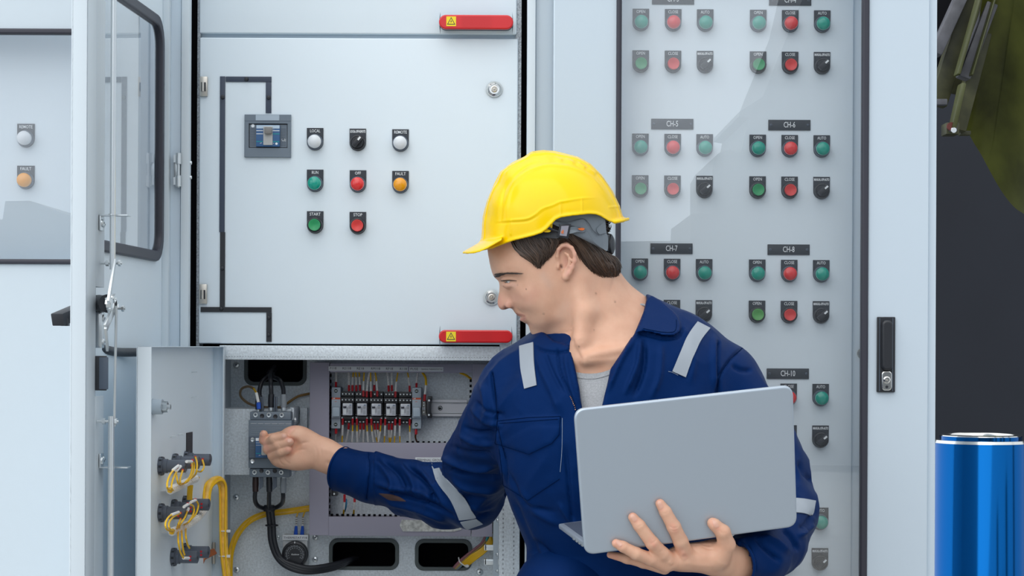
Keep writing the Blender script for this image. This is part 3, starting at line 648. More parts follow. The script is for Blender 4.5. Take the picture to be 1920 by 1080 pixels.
mb = MB(); mb.tube([W(510, 702, .2), W(503, 700, .2)], .003, BLK); mb.tube([W(511, 706, .185), W(517, 712, .17)], .002, BLK)
mb.lathe([(.008, -.004), (.0085, 0), (.008, .004)], W(509, 705, .175), (0, 0, 1), BLK); tag(mb.done('cable_tie'), 'black tie gathering the three cables above the breaker', 'cable tie')
# earth wire loop and looms on the plate
wire('loop_wire', 'thin sleeved yellow wire looping left of the breaker to its blue lug', None, [(mat('brown_sleeved', (.26, .17, .09), .4), [W(538, 767, .1), W(500, 768, .15), W(470, 762, .16), W(453, 748, .15), W(454, 734, .13), W(467, 729, .11), W(477, 733, .09)], 1.9), (WY, [W(477, 733, .09), W(482, 741, .06)], 1.5), (WWT, [W(482, 741, .06), W(486, 759, .052)], 2.2), (WB, [W(486, 759, .052), W(487, 771, .052)], 3.2)], r=.0013, seg=8)
wire('sleeved_wire', 'sleeved brown-yellow wire running from behind the breaker to the trunking', None, [(mat('brown_sleeved2', (.30, .17, .05), .4), [W(526, 768, .17), W(540, 760, .18), W(560, 747, .185), W(585, 741, .19)], 1.9)], r=.0013, seg=8)
mb = MB(); LM = [W(436, 1120, .16), W(435, 1070, .16), W(438, 1035, .17), W(450, 1005, .175), W(470, 982, .18), W(500, 968, .185), W(540, 963, .185), W(590, 955, .185)]
mb.tube(LM, .0062, WYD, seg=14)
for k in range(5):
    a = k * 1.25; mb.tube([p + Vector((.0045 * math.cos(a + i * .5), -.0045, .0045 * math.sin(a + i * .5))) for i, p in enumerate(LM)], .0019, WY, seg=6)
tag(mb.done('wire_loom'), 'yellow wire loom arching across the plate under the breaker to the trunking', 'cable')
YD0, YD1 = .125, .199
# trunking
def duct(name, x0, y0, x1, y1, lab, sl='', sr='', st='', sb=''):
    t = thing(name, lab, 'cable trunking', tuple(W((x0 + x1) / 2, y1, YD1)), 'grey cable trunking lengths')
    mb = MB(); a, b, c, d = R4(x0, y0, x1, y1, YD0); mb.box((a, YD0, c), (b, YD0 + .008, d), DUCT, bev=.0012); mb.done('cover', t)
    mb = MB(); e = .0035
    n = int((d - c) / .0085)
    if sl or sr:
        for side, xx in ((sl, a + e), (sr, b - e)):
            if not side: mb.box((xx - .001, YD0 + .008, c), (xx + .001, YD1, d), DUCT); continue
            for k in range(n): mb.box((xx - .001, YD0 + .008, c + (k + .5) * (d - c) / n - .0027), (xx + .001, YD1 - .01, c + (k + .5) * (d - c) / n + .0027), DUCT)
        mb.box((a + e, YD1 - .01, c), (b - e, YD1, d), DUCT)
    n = int((b - a) / .0085)
    if st or sb:
        for side, zz in ((st, d - e), (sb, c + e)):
            if not side: mb.box((a, YD0 + .008, zz - .001), (b, YD1, zz + .001), DUCT); continue
            for k in range(n): mb.box((a + (k + .5) * (b - a) / n - .0027, YD0 + .008, zz - .001), (a + (k + .5) * (b - a) / n + .0027, YD1 - .01, zz + .001), DUCT)
        mb.box((a, YD1 - .01, c + e), (b, YD1, d - e), DUCT)
    mb.done('slotted_side', t); return t
duct('cable_trunking', 582.5, 683, 619, 1007, 'upright grey trunking left of the fuses and relays', sr='y')
duct('cable_trunking', 887, 683, 926, 1007, 'upright grey trunking at the right, behind the worker’s shoulder'.replace('’', "'"), sl='y')
duct('cable_trunking', 619.5, 684, 886.5, 700.5, 'horizontal grey trunking above the relays, carrying the label strips', sb='y')
duct('cable_trunking', 619.5, 832, 886.5, 872, 'horizontal grey trunking directly under the relay wires', st='y', sb='y')
duct('cable_trunking', 619.5, 971, 886.5, 1007, 'horizontal grey trunking at the bottom, with a torn paper label', st='y')
# black blocks stand in for the shade in the trunking slots
mb = MB()
for k in range(26): pbox(mb, 623 + k * 10, 967, 627.5 + k * 10, 971.2, .15, .16, VOID)
for k in range(24): pbox(mb, 619.5, 704 + k * 11.2, 621.8, 710 + k * 11.2, .15, .16, VOID)
for k in range(12): pbox(mb, 881.5, 712 + k * 10, 885.5, 717 + k * 10, .15, .16, VOID)
for k in range(12): pbox(mb, 764 + k * 10, 829, 768 + k * 10, 831.8, .15, .16, VOID)
tag(mb.done('slot_shade'), 'rows of black blocks painted as shade between the trunking fingers', 'trunking slots', kind='stuff')
# label strips
YL = YD0 - .0015
def strip(x0, y0, x1, y1, words, lab, m=LABEL, h=.0046):
    mb = MB(); pbox(mb, x0, y0, x1, y1, YL, YD0, m, bev=.0003)
    for t, cx, wpx in words: mb.text(t, W(cx, (y0 + y1) / 2, YL - .0001), h, INK, wd=wpx * mmpx(YL))
    tag(mb.done('label_strip'), lab, 'label')
strip(617, 689.5, 765.5, 698, [('F118', 625.5, 12), ('RS118', 651, 16), ('RE18', 676.5, 13), ('RM118', 705, 17), ('RF18', 731, 13), ('R118', 757, 13)], 'long white label strip lettered F118 RS118 RE18 RM118 RF18 R118')
strip(768, 689.5, 832, 698, [('FUSE', 777.5, 14)], 'short white label strip beginning with the word FUSE')
bpy.context.view_layer.update()
mb = MB(); mb.text('TERMINAL THERMOSTAT F18', W(810, 694, YL - .0002), .0026, INK, wd=40 * mmpx(YL)); o = mb.done('small_print', bpy.data.objects['label_strip.001'])
strip(712, 858.5, 730, 863.5, [('L118', 719, 7)], 'small white label half covered by the outstretched forearm', h=.003)
strip(781, 859, 838, 869.5, [('TERMINAL GROUP', 808, 48)], 'white label reading TERMINAL GROUP beside the sleeve')
mb = MB(); a, b, c, d = R4(753, 976, 874, 998, YL)
mb.prism([(a, (c + d) / 2), (a + .004, d), (b, d - .003), (b - .006, c + .004), (b - .02, c), (a + .006, c)], YL, YD0, mat('aged_paper', (.55, .56, .54), .8, var=.35, vscale=160))
tag(mb.done('paper_label'), 'torn scribbled paper label on the bottom trunking', 'label')
# DIN rail
def rail(x0, x1, y0, y1, lab):
    mb = MB(); pbox(mb, x0, y0 + 4, x1, y1 - 4, .192, .194, ZINC); pbox(mb, x0, y0, x1, y0 + 6, .186, .188, mat('rail_white', (.70, .70, .73), .35, .3)); pbox(mb, x0, y1 - 6, x1, y1, .186, .188, MATS['rail_white'])
    pbox(mb, x0, y0 + 5, x1, y0 + 6.5, .186, .194, ZINC); pbox(mb, x0, y1 - 6.5, x1, y1 - 5, .186, .194, ZINC); pbox(mb, x0, y0 + 5, x1, y1 - 5, .191, .1925, MATS['rail_white'])
    for xx in range(int(x0) + 16, int(x1), 100): screw(mb, W(xx if x1 < 800 else 827, (y0 + y1) / 2, .191), .0048, ZINC, DGREY)
    tag(mb.done('mounting_rail'), lab, 'rail')
rail(622, 877, 751, 782, 'silver mounting rail bare at its right end beside the relay row')
# fuse holders
FG = mat('fuse_grey', (.42, .49, .55), .4); FL = mat('fuse_light', (.48, .56, .63), .35)
ABR = mat('orange_red_print', (.72, .09, .02), .5)
def fuse(x0, y0, lab):
    x1, y1 = x0 + 17.2, y0 + 77.5
    t = thing('fuse_holder', lab, 'fuse holder', tuple(W((x0 + x1) / 2, y1, .19)), 'slim grey fuse holders')
    mb = MB(); pbox(mb, x0, y0, x1, y1, .145, .186, FG, bev=.0015); pbox(mb, x0 + .3, y0 + 19, x1 - .3, y0 + 57.5, .136, .146, FL, bev=.0012)
    mb.done('housing', t)
    mb = MB(); pbox(mb, x0 + 1.8, y0 + 37.5, x1 - 1.5, y0 + 55, .126, .137, mat('fuse_lever', (.46, .55, .63), .3), bev=.002); pbox(mb, x0 + 1, y0 + 36, x1 - 1, y0 + 38, .1335, .137, FG); mb.done('lever', t)
    mb = MB(); pbox(mb, x0 + .6, y0 + 19.5, x1 - .6, y0 + 22.6, .1355, .137, ABR); mb.text('ABB', W(x0 + 4.6, y0 + 21, .1354), .0018, WHT, bold=.0001)
    mb.text('E90', W(x0 + 8, y0 + 27, .1358), .0018, ABR); mb.text('~', W(x0 + 8, y0 + 31, .1358), .002, INK); mb.done('printed_band', t, label='orange-red printed band')
    mb = MB()
    for yy in (y0 + 7, y0 + 70): mb.lathe([(.0036, 0), (.0034, .0008), (.0026, .0002), (0, .0002)], W(x0 + 8.3, yy, .145), (0, -1, 0), mat('green_black', (.03, .05, .04), .4), seg=16); mb.box(W(x0 + 6.3, yy - .5, .1445), W(x0 + 10.3, yy + .5, .145), ZINC)
    mb.done('terminal_screw', t)
fuse(622.8, 729, 'grey fuse holder at the left end of the relay row, under F118')
fuse(774, 728, 'grey fuse holder at the right end of the relay row, under FUSE')
# relays
RELC = mat('relay_clear_cap', (.62, .64, .70), .12, coat=1.0); RELI = mat('relay_inside', (.40, .41, .44), .5)
for cx, nm in ((653, 'RS118'), (680, 'RE18'), (707, 'RM118'), (734.5, 'RF18'), (761.5, 'R118')):
    t = thing('relay', 'clear-capped plug-in relay in a black socket, under the ' + nm + ' marking', 'relay', tuple(W(cx, 797, .19)), 'row of clear-capped relays')
    mb = MB(); l, r = cx - 12.9, cx + 12.9
    pbox(mb, l, 737, r, 796, .165, .186, BLK, bev=.0008); pbox(mb, l, 737, r, 747, .150, .166, BLK, bev=.001); pbox(mb, l, 748, r, 758, .142, .166, BLK, bev=.001); pbox(mb, l, 783, r, 790, .142, .166, BLK, bev=.001); pbox(mb, l + 4, 790, r - 4, 797, .150, .166, BLK, bev=.001)
    for k in range(4):
        mb.lathe([(.0016, 0), (.0012, .0006), (0, .0007)], W(l + 3.6 + k * 6.2, 741.5, .150), (0, -1, 0), ZINC, seg=10)
        mb.lathe([(.0016, 0), (.0012, .0006), (0, .0007)], W(l + 3.2 + k * 6.4, 752.5, .142), (0, -1, 0), ZINC, seg=10)
    for xx, yy, Y_ in ((l + 3, 786.5, .142), (r - 3, 786.5, .142), (l + 9.6, 793.5, .15), (r - 9.6, 793.5, .15)): mb.lathe([(.0017, 0), (.0012, .0006), (0, .0007)], W(xx, yy, Y_), (0, -1, 0), ZINC, seg=10)
    for xx in (l + 1.8, r - 2): mb.lathe([(.0011, 0), (0, .0008)], W(xx, 780, .160), (0, -1, 0), WHT, seg=8)
    mb.done('socket', t)
    mb = MB(); pbox(mb, cx - 9.3, 758.8, cx + 9.3, 781.8, .128, .164, RELC, bev=.0015)
    pbox(mb, cx - 8, 765, cx - 2, 768, .1275, .1285, INK); pbox(mb, cx - 7.5, 770, cx - 2.5, 779, .1275, .1285, WHT); pbox(mb, cx + 2.5, 772, cx + 7.5, 779.5, .1275, .1285, WHTD); pbox(mb, cx - 1.5, 766, cx + .8, 776, .1275, .1285, RELI); pbox(mb, cx + 2, 763.5, cx + 7, 769, .1275, .1285, RELI)
    for k in range(3): pbox(mb, cx - 8 + k * 2.4, 764, cx - 7 + k * 2.4, 766.5, .1273, .1285, INK)
    pbox(mb, cx + 3.5, 761.4, cx + 7, 762.6, .1273, .1285, SKYB)
    mb.done('relay_cover', t, label='clear cover with printed face')
mb = MB(); pbox(mb, 792.5, 753, 799.5, 779, .150, .186, mat('terminal_beige', (.35, .35, .32), .5)); pbox(mb, 793, 765, 799, 770, .148, .151, WHTD)
for yy in (757, 762, 775): mb.lathe([(.002, 0), (0, .001)], W(796, yy, .150), (0, -1, 0), ZINC, seg=10)
e1 = mb.done('terminal'); tag(e1, 'small beige terminal squeezed right of the second fuse holder', 'terminal block')
mb = MB(); pbox(mb, 801.5, 748, 808.5, 783, .140, .186, BLK, bev=.001); pbox(mb, 803, 745, 811, 753, .146, .18, BLK, bev=.001); pbox(mb, 803, 778, 811, 785.5, .146, .18, BLK, bev=.001)
for yy in (752.5, 779.5): mb.lathe([(.0022, 0), (.0018, .0008), (0, .001)], W(806, yy, .140), (0, -1, 0), ZINC, seg=12)
tag(mb.done('end_stop'), 'black end stop clamped on the bare rail', 'end stop')
mb = MB(); pbox(mb, 624, 899, 634.5, 933, .15, .186, BLK, bev=.001)
for yy in (903, 929): mb.lathe([(.0022, 0), (.0018, .0008), (0, .001)], W(629.5, yy, .150), (0, -1, 0), ZINC, seg=12)
tag(mb.done('end_stop'), 'black end stop just below the cuff of the outstretched arm', 'end stop')
# control wires
WR_ = .00125; ORD = ['first', 'second', 'third', 'fourth', 'fifth', 'sixth', 'seventh', 'eighth', 'ninth', 'tenth', 'eleventh', 'twelfth', 'thirteenth', 'fourteenth', 'fifteenth', 'sixteenth', 'seventeenth']; CWN = [0, 0]; YWN = [0]
def cw(x, y0, y1, dx, typ, Yf, up):
    """x at the ferrule, y0 = ferrule end at terminal, y1 far end, up: wire goes up"""
    s = -1 if up else 1; L = abs(y1 - y0); P = lambda f: W(x + dx * f * f + math.sin(x * 3.1) * .6 * f, y0 + s * L * f, Yf + .02 * f * (1 if not up else .6))
    f1 = min(.30, 11 / L); segs = [(WR, [P(0), P(f1)], 1.75)]
    a, b = {'ry': (f1, f1), 'rw': (f1, .72), 'ryw': (f1 + .28, 1.0), 'w': (f1, 1.0), 'yw': (f1, .62)}[typ]
    ycol = WY
    if typ == 'ryw': segs.append((WY, [P(f1), P((f1 + a) / 2), P(a)], 1.1)); segs.append((WWT, [P(a), P((a + b) / 2), P(1)], 1.65))
    else:
        if b > f1: segs.append((WWT, [P(f1), P((f1 + b) / 2), P(b)], 1.65))
        segs.append((ycol, [P(b), P((b + 1) / 2), P(1.03)], 1.1))
    mb = MB()
    for m_, PP, k in segs: mb.tube(PP, WR_ * k, m_, seg=7, sub=3)
    if typ in ('w', 'rw'):
        q = (f1 + b) / 2
        for i in range(4): p = P(f1 + (b - f1) * (.15 + .2 * i)); mb.box(p + Vector((-.0008, -.0019, -.0005)), p + Vector((.0008, -.0016, .0005)), INK)
    g = 'control wires rising from the relay row' if up else 'control wires hanging below the relay row'
    o_ = ORD[CWN[up]]; CWN[up] += 1; tag(mb.done('control_wire'), o_ + (' ferruled wire from the left rising above the relay row' if up else ' ferruled wire from the left hanging below the relay row'), 'wire', g)
for x, y0, dx, t_ in ((631, 728, 0, 'w'), (655.5, 736, -1, 'w'), (662, 736, 2, 'rw'), (669.3, 736, -2, 'rw'), (676.3, 735, -1.5, 'rw'), (682.7, 746, 1.5, 'yw'), (689, 747, 5, 'w'), (697, 747, -1, 'yw'), (703, 735, 1, 'w'), (709, 746, -4, 'yw'), (730, 736, -4, 'w'), (736, 735, -1, 'w'), (742.7, 747, 4, 'yw'), (769.6, 736, -4, 'rw'), (782, 729, 3, 'w')):
    cw(x, y0, 700, dx, t_, .137 if y0 > 740 else .147, True)
for x, y0, dx, t_ in ((644.5, 788, -1, 'rw'), (656, 797, -5, 'w'), (663, 788, -1, 'ryw'), (671, 788, 1, 'ryw'), (677.8, 797, -6, 'w'), (683.7, 797, -1, 'w'), (689.6, 788, 2, 'ryw'), (698, 788, 4, 'ryw'), (704, 797, 5, 'rw'), (710, 797, 2, 'w'), (716, 788, -5, 'ryw'), (724, 788, -2, 'rw'), (731, 797, 2, 'rw'), (736.6, 797, -3, 'rw'), (743, 788, -1, 'rw'), (751.5, 788, 1, 'rw'), (770, 788, 2, 'ryw')):
    cw(x, y0, 831, dx, t_, .137 if y0 < 790 else .147, False)
wire('control_wire', 'white wire with red ferrule under the left fuse holder', None, [(WR, [W(632, 806, .15), W(632, 816, .15)], 2.2), (WWT, [W(631.5, 816, .152), W(631, 832, .17)], 1.5)], r=WR_)
wire('control_wire', 'brown wire with red ferrule under the right fuse holder', None, [(WR, [W(782, 806, .15), W(782, 816, .15)], 2.2), (mat('brown_wire', (.22, .08, .03), .5), [W(781.5, 816, .152), W(781, 822, .16), W(784, 830, .18), W(788, 834, .19)], 1.4)], r=WR_)
wire('control_wire', 'yellow wire with red ferrule entering the beige terminal', None, [(WY, [W(793, 700, .16), W(799, 710, .15), W(800, 724, .145)], 2.0), (WWT, [W(800, 724, .145), W(798, 741, .143)], 1.9), (WR, [W(798, 741, .142), W(797, 753, .143)], 2.2)], r=WR_)
wire('control_wire', 'stub of yellow wire entering the trunking at the upper right', None, [(WY, [W(864, 700, .17), W(874, 704, .16), W(884, 711, .17)], 2.0)], r=WR_)
for x, lab in ((649, 'red, white and yellow wire hanging under the cuff of the sleeve'), (668, 'second red, white and yellow wire hanging under the sleeve, right of the blue one')):
    wire('control_wire', lab, None, [(WR, [W(x, 930, .15), W(x, 944, .15)], 2), (WWT, [W(x, 944, .15), W(x - 1, 958, .155)], 1.6), (WY, [W(x - 1, 958, .155), W(x - 2, 972, .17)], 1.4)], r=WR_)
wire('control_wire', 'short blue wire hanging under the cuff of the sleeve', None, [(mat('sky_wire', (.05, .30, .55), .4), [W(652, 938, .16), W(652, 950, .16), W(649, 962, .17)], 1.7)], r=WR_)
# thermostat
YT = .165
th = thing('thermostat', 'white cabinet thermostat with a round black dial, below the trunking', 'thermostat', tuple(W(558, 1068, YP)))
mb = MB(); pbox(mb, 534, 1007, 580.5, 1066, YT, YP, mat('thermostat_white', (.60, .62, .63), .4), bev=.002); pbox(mb, 533, 1006.5, 581.5, 1017, YT - .004, YT, LABEL, bev=.001); mb.text('THERMSTAT F18', W(557.5, 1012, YT - .0042), .0038, INK, wd=.0455); mb.done('housing', th)
mb = MB(); c_ = W(558, 1042, YT); mb.lathe([(.0258, 0), (.0258, .010), (.0245, .0135), (.0215, .0145), (.0205, .013), (.0203, .012), (0, .012)], c_, (0, -1, 0), BLK, seg=48)
for k in range(26):
    a = math.radians(-120 + k * 9.6); r0, r1 = .0150, .0172 if k % 2 else .0182
    M = Matrix.Translation(c_ + Vector((0, -.0125, 0))) @ Matrix.Rotation(a, 4, 'Y'); mb.box((-.0004, -.0002, r0), (.0004, 0, r1), WHTD, M=M)
for k, t in enumerate(['0', '5', '10', '15', '20', '25', '30', '35', '40', '45', '50', '55', '60'][::1]):
    a = math.radians(-120 + k * 20); mb.text(t, (0, -.0002, .0125), .0019, WHTD, M=Matrix.Translation(c_ + Vector((0, -.0125, 0))) @ Matrix.Rotation(a, 4, 'Y'))
mb.box(c_ + Vector((-.0007, -.0150, .0215)), c_ + Vector((.0007, -.0142, .0255)), WHT)
M = Matrix.Translation(c_ + Vector((0, -.0126, 0))); mb.text('Rainbow', (.001, -.0002, .0), .0034, WHT, wd=.0150, M=M @ Matrix(((1, 0, .25, 0), (0, 1, 0, 0), (0, 0, 1, 0), (0, 0, 0, 1)))); mb.done('dial', th, label='round black dial with white scale')
for x in (558.5, 570.5):
    mb = MB(); mb.tube([W(x - .5, 1007, .172), W(x, 999, .172), W(x + .3, 990, .174)], [.0042, .0036, .0026], WB, seg=8, sub=2); mb.tube([W(x + .3, 990, .174), W(x + 1, 973, .178)], .0018, WWT, seg=7)
    for i in range(4): mb.box(W(x - 1.3, 986 - i * 4, .1712), W(x + 2.6, 985 - i * 4, .172), INK)
    mb.tube([W(x + 1, 973, .178), W(x + 4, 964, .18), W(x + 12, 955, .188)], .0014, WY, seg=7); tag(mb.done('thermostat_wire'), ('left' if x < 560 else 'right') + ' of the two yellow wires with blue lugs entering the thermostat', 'wire')
# lower right looms and clips
mb = MB()
for dx, dy, m_ in ((0, 0, mat('pink_wire', (.36, .15, .17), .5)), (3, 2, mat('tan_wire', (.42, .28, .10), .5)), (6, 3, mat('grey_blue_wire', (.16, .22, .26), .5)), (2.5, -2, MATS['pink_wire'])):
    mb.tube([W(916 + dx, 1000 + dy, .16), W(908 + dx, 1018 + dy, .16), W(892 + dx, 1032 + dy, .165), W(873 + dx, 1047 + dy, .175), W(858 + dx, 1062 + dy, .19), W(848, 1075, .24)], .0028, m_, seg=7)
mb.tube([W(922, 996, .152), W(916, 1014, .155)], .0032, mat('teal_wire', (.04, .33, .36), .5), seg=7)
tag(mb.done('wire_loom'), 'pink and grey wires sagging from the trunking into the lower right opening', 'cable')
mb = MB()
for k in range(6): mb.tube([W(926 - k * .8, 998, .15 + k * .002), W(920 + k * 1.2, 1014 + k, .15), W(906 + k * 1.5, 1030 + k, .15), W(888 + k * 1.6, 1042 + k * 1.4, .155), W(872 + k * 1.4, 1056 + k * 1.3, .17)], .0022, WY, seg=6)
p = W(873, 1053, .165); mb.tube([W(864, 1046, .16), W(866, 1054, .155), W(873, 1060, .155), W(880, 1064, .16)], .0012, TIE, seg=6); mb.cyl(W(878, 1062, .158), W(881, 1062, .150), .0028, TIE, seg=10)
tag(mb.done('wire_loom'), 'yellow wires tied in white beside the lower right opening', 'cable')
for y in (1027, 1054):
    mb = MB(); pbox(mb, 913, y - 5, 941, y + 5.5, .09, .092, ZINC, bev=.0006); pbox(mb, 912, y - 5, 916, y + 5.5, .09, .11, ZINC, bev=.0006); pbox(mb, 938, y - 5, 941, y + 5, .04, .092, ZINC)
    tag(mb.done('spring_clip'), ('upper' if y < 1040 else 'lower') + ' silver clip on the right side of the open compartment', 'clip')
for y in (976, 1040, 1071):
    mb = MB(); screw(mb, W(936, y, .06), .0035, ZINC, DGREY, (-1, -.4, 0)); mb.done('screw', mcab)

# ================================================================== opened lower compartment door
H2 = Vector((-0.5575, -0.012, 0)); T2 = (Vector((-0.5945, -0.58, 0)) - H2); SW2 = T2.length; T2 = T2.normalized(); N2 = Vector((-T2.y, T2.x, 0))
FR2 = Matrix(((T2.x, N2.x, 0, H2.x), (T2.y, N2.y, 0, H2.y), (0, 0, 1, 0), (0, 0, 0, 1)))
def d2(px, py, n=0.0): return DP(H2, T2, N2, px, py, n)
def L2(s, n, z): return FR2 @ Vector((s, n, z))
def Q2(px, py, n): s, z = d2(px, py, n); return FR2 @ Vector((s, n, z))
od = thing('compartment_door', 'small inner door swung open at the lower left, showing the backs of its buttons', 'cabinet door', tuple(L2(.3, 0, 1.0)))
zt = d2(270, 655.5, .02)[1]
mb = MB(FR2)
mb.box((.0, -.002, .85), (SW2, 0, zt), CABI); mb.box((SW2 - .002, -.002, .85), (SW2, .022, zt), CABL, bev=.0006); mb.box((.0, -.002, zt - .0015), (SW2, .022, zt), CAB, bev=.0006)
mb.box((.0, 0, .85), (.0015, .022, zt), CAB); mb.box((.0, .020, .85), (.012, .022, zt), CABL)
a_, za = d2(362, 815, .0); b_, zb_ = d2(351, 870, .0); mb.box((a_, .0, zb_), (b_, .0012, za), BLK)
for x, y in ((360, 703), (360, 750), (322, 824), (336, 820)): s_, z_ = d2(x, y, 0); mb.cyl((s_, 0, z_), (s_, .010, z_), .0011, ZINC, r2=.0006, seg=8)
mb.done('door_leaf', od)
mb = MB(FR2); s_, z_ = d2(285, 769, .0); mb.cyl((s_ - .01, .0, z_), (s_ - .01, .016, z_), .0125, CABG, bev=.001); mb.cyl((s_ - .01, .014, z_), (s_ - .01, .024, z_), .0085, ZINC, seg=6, bev=.001); mb.cyl((s_ - .01, .02, z_), (s_ - .01, .030, z_), .004, ZINC); mb.done('lock_back', od, label='back of the round cam lock')
mb = MB(); p = W(390, 752, -.02); mb.box(p + Vector((-.012, -.01, -.011)), p + Vector((.006, .004, .011)), NICKEL, bev=.0015); mb.cyl(W(380, 797, -.03), W(381, 740, -.03), .0022, ZINC, seg=10); mb.tube([W(381, 742, -.03), W(386, 735, -.02), W(390, 730, -.01)], .0025, ZINC); mb.box(W(398, 733, -.005), W(405.5, 771, .0), NICKEL); mb.cyl(W(401, 770, -.004), W(401, 733, -.004), .003, NICKEL)
mb.box(p + Vector((-.004, -.0106, -.005)), p + Vector((.003, -.009, .006)), BLK); mb.done('hinge', od, label='nickel hinge with its pin')
CB = mat('contact_block', (.095, .11, .14), .4)
rows2 = [(878, (308, 334, 356)), (965, (309, 333, 354)), (1047, (333, 354))]
BK = []
for i, (yy, xs) in enumerate(rows2):
    z = d2(xs[0], yy, 0)[1]
    for j, xx in enumerate(xs):
        s = d2(xx, yy, .006)[0]; mb = MB(FR2)
        mb.cyl((s, 0, z), (s, .007, z), .0145, CB, bev=.001, seg=28); mb.cyl((s, .007, z), (s, .014, z), .0120, CB, seg=24)
        mb.cyl((s, .014, z), (s, .044, z), .0105, CB, bev=.0015, seg=24)
        for k in range(8): a = k * PI / 4; mb.box((s + .0135 * math.cos(a) - .002, .002, z + .0135 * math.sin(a) - .002), (s + .0135 * math.cos(a) + .002, .006, z + .0135 * math.sin(a) + .002), BLK)
        mb.box((s - .004, .0435, z - .004), (s + .004, .0445, z + .001), BLK)
        for sg in (-1, 1): mb.cyl((s + .0102, .034, z + sg * .003 - .001), (s + .0112, .034, z + sg * .003 - .001), .002, WR, seg=8)
        mb.done('contact_block', od, label=('top', 'middle', 'bottom')[i] + ' row, ' + (('nearest', 'middle', 'farthest') if len(xs) == 3 else ('nearer', 'farther'))[j] + ' dark contact block'); BK.append((s, z))
YW = WY
def yloop(P, tip=None, r=.0016):
    mb = MB(); mb.tube(P, r, WY, seg=7)
    if tip: mb.tube(tip, .0025, WWT, seg=8)
    mb.tube([P[0], P[0] + (P[0] - P[1]).normalized() * .004], .0022, WR, seg=7, sub=1)
    k_ = YWN[0]; YWN[0] += 1; rw = (k_ > 7) + (k_ > 13); tag(mb.done('panel_wire'), ORD[k_ - (0, 8, 14)[rw]] + ' yellow wire, counted from the viewer, looping ' + ('under the top', 'under the middle', 'down to the bottom')[rw] + ' row of contact blocks', 'wire', 'yellow wires on the open inner door')
def q(x, y, n=.05): return Q2(x, y, n)
yloop([q(334, 883), q(324, 892), q(317, 908), q(317, 922), q(323, 925, .03)], [q(327, 887), q(337, 879)])
yloop([q(337, 885), q(330, 897), q(325, 912), q(325, 923), q(328, 925, .03)], [q(333, 889), q(341, 880)])
yloop([q(333, 890, .045), q(334, 900), q(337, 912), q(343, 914, .03)])
yloop([q(345, 888, .045), q(341, 902), q(341, 912), q(345, 913, .03)])
yloop([q(364, 870), q(367, 878), q(364, 895), q(355, 908), q(347, 912, .03)], [q(352, 871), q(362, 871)])
yloop([q(362, 872, .045), q(363, 882), q(359, 898), q(350, 910), q(345, 913, .03)])
yloop([q(369, 863, .04), q(372, 875), q(370, 893), q(362, 902, .03)])
yloop([q(382, 868, .04), q(385, 880), q(380, 889), q(373, 889, .03)], None)
yloop([q(337, 968), q(322, 973), q(314, 986), q(316, 998), q(325, 1002, .03)], [q(325, 971), q(338, 966)])
yloop([q(341, 968), q(327, 976), q(320, 988), q(323, 999), q(331, 1001, .03)], None)
yloop([q(356, 950), q(366, 955), q(366, 968), q(357, 984), q(348, 990, .03)], [q(348, 956), q(357, 950)])
yloop([q(370, 943), q(375, 952), q(371, 968), q(361, 980), q(356, 986, .03)], [q(361, 947), q(370, 943)])
yloop([q(354, 965, .045), q(350, 976), q(342, 988), q(339, 996, .03)], [q(354, 964, .045), q(357, 959, .045)])
yloop([q(342, 979, .04), q(338, 988), q(335, 998, .03)])
yloop([q(338, 1000, .03), q(338, 1020), q(342, 1040), q(347, 1050), q(350, 1053)], [q(348, 1052), q(358, 1052)])
yloop([q(344, 998, .03), q(345, 1015), q(347, 1035), q(350, 1046)], None)
yloop([q(352, 995, .03), q(352, 1010), q(355, 1025), q(359, 1033)], None)
for k in range(4):
    mb = MB(); mb.tube([q(356 + k * 2.6, 915, .022), q(355 + k * 2.5, 930, .020), q(355 + k * 2.4, 942, .018)], .0015, WY, seg=6); tag(mb.done('panel_wire'), ORD[k] + ' from the left of four straight yellow wires between the top and middle contact blocks', 'wire', 'yellow wires between the button rows')
def spiral_loom(P, lab, r=.0052, wrap=True):
    mb = MB()
    for k in range(5): a = k * 1.26; mb.tube([p + Vector((r * .6 * math.cos(a + i * .7), 0, r * .6 * math.sin(a + i * .7))) for i, p in enumerate(P)], r * .42, WY, seg=6)
    if wrap:
        Q = []
        for p, p2 in zip(P, P[1:]):
            n = max(1, int((p2 - p).length / .010))
            for i in range(n): Q.append(p.lerp(p2, i / n))
        for p, p2 in zip(Q, Q[1:]):
            t = (p2 - p).normalized(); u = t.orthogonal().normalized(); v = t.cross(u)
            mb.tube([p + (u * math.cos(a) + v * math.sin(a)) * r * 1.1 + t * (a / 6.28) * .004 for a in [i * .8 for i in range(9)]], .0018, TIE, seg=5, sub=1)
    tag(mb.done('wire_loom'), lab, 'cable')
spiral_loom([q(322, 925, .028), q(333, 920, .028), q(345, 914, .026), (q(357, 908, .024)), q(372, 902, .02)], 'white-wrapped yellow wire loom under the top row of contact blocks')
spiral_loom([q(326, 1003, .028), q(340, 998, .028), q(354, 990, .028), q(368, 981, .026), q(379, 971, .024), q(387, 960, .02), q(390, 948, .02)], 'white-wrapped yellow wire loom under the middle row of contact blocks')
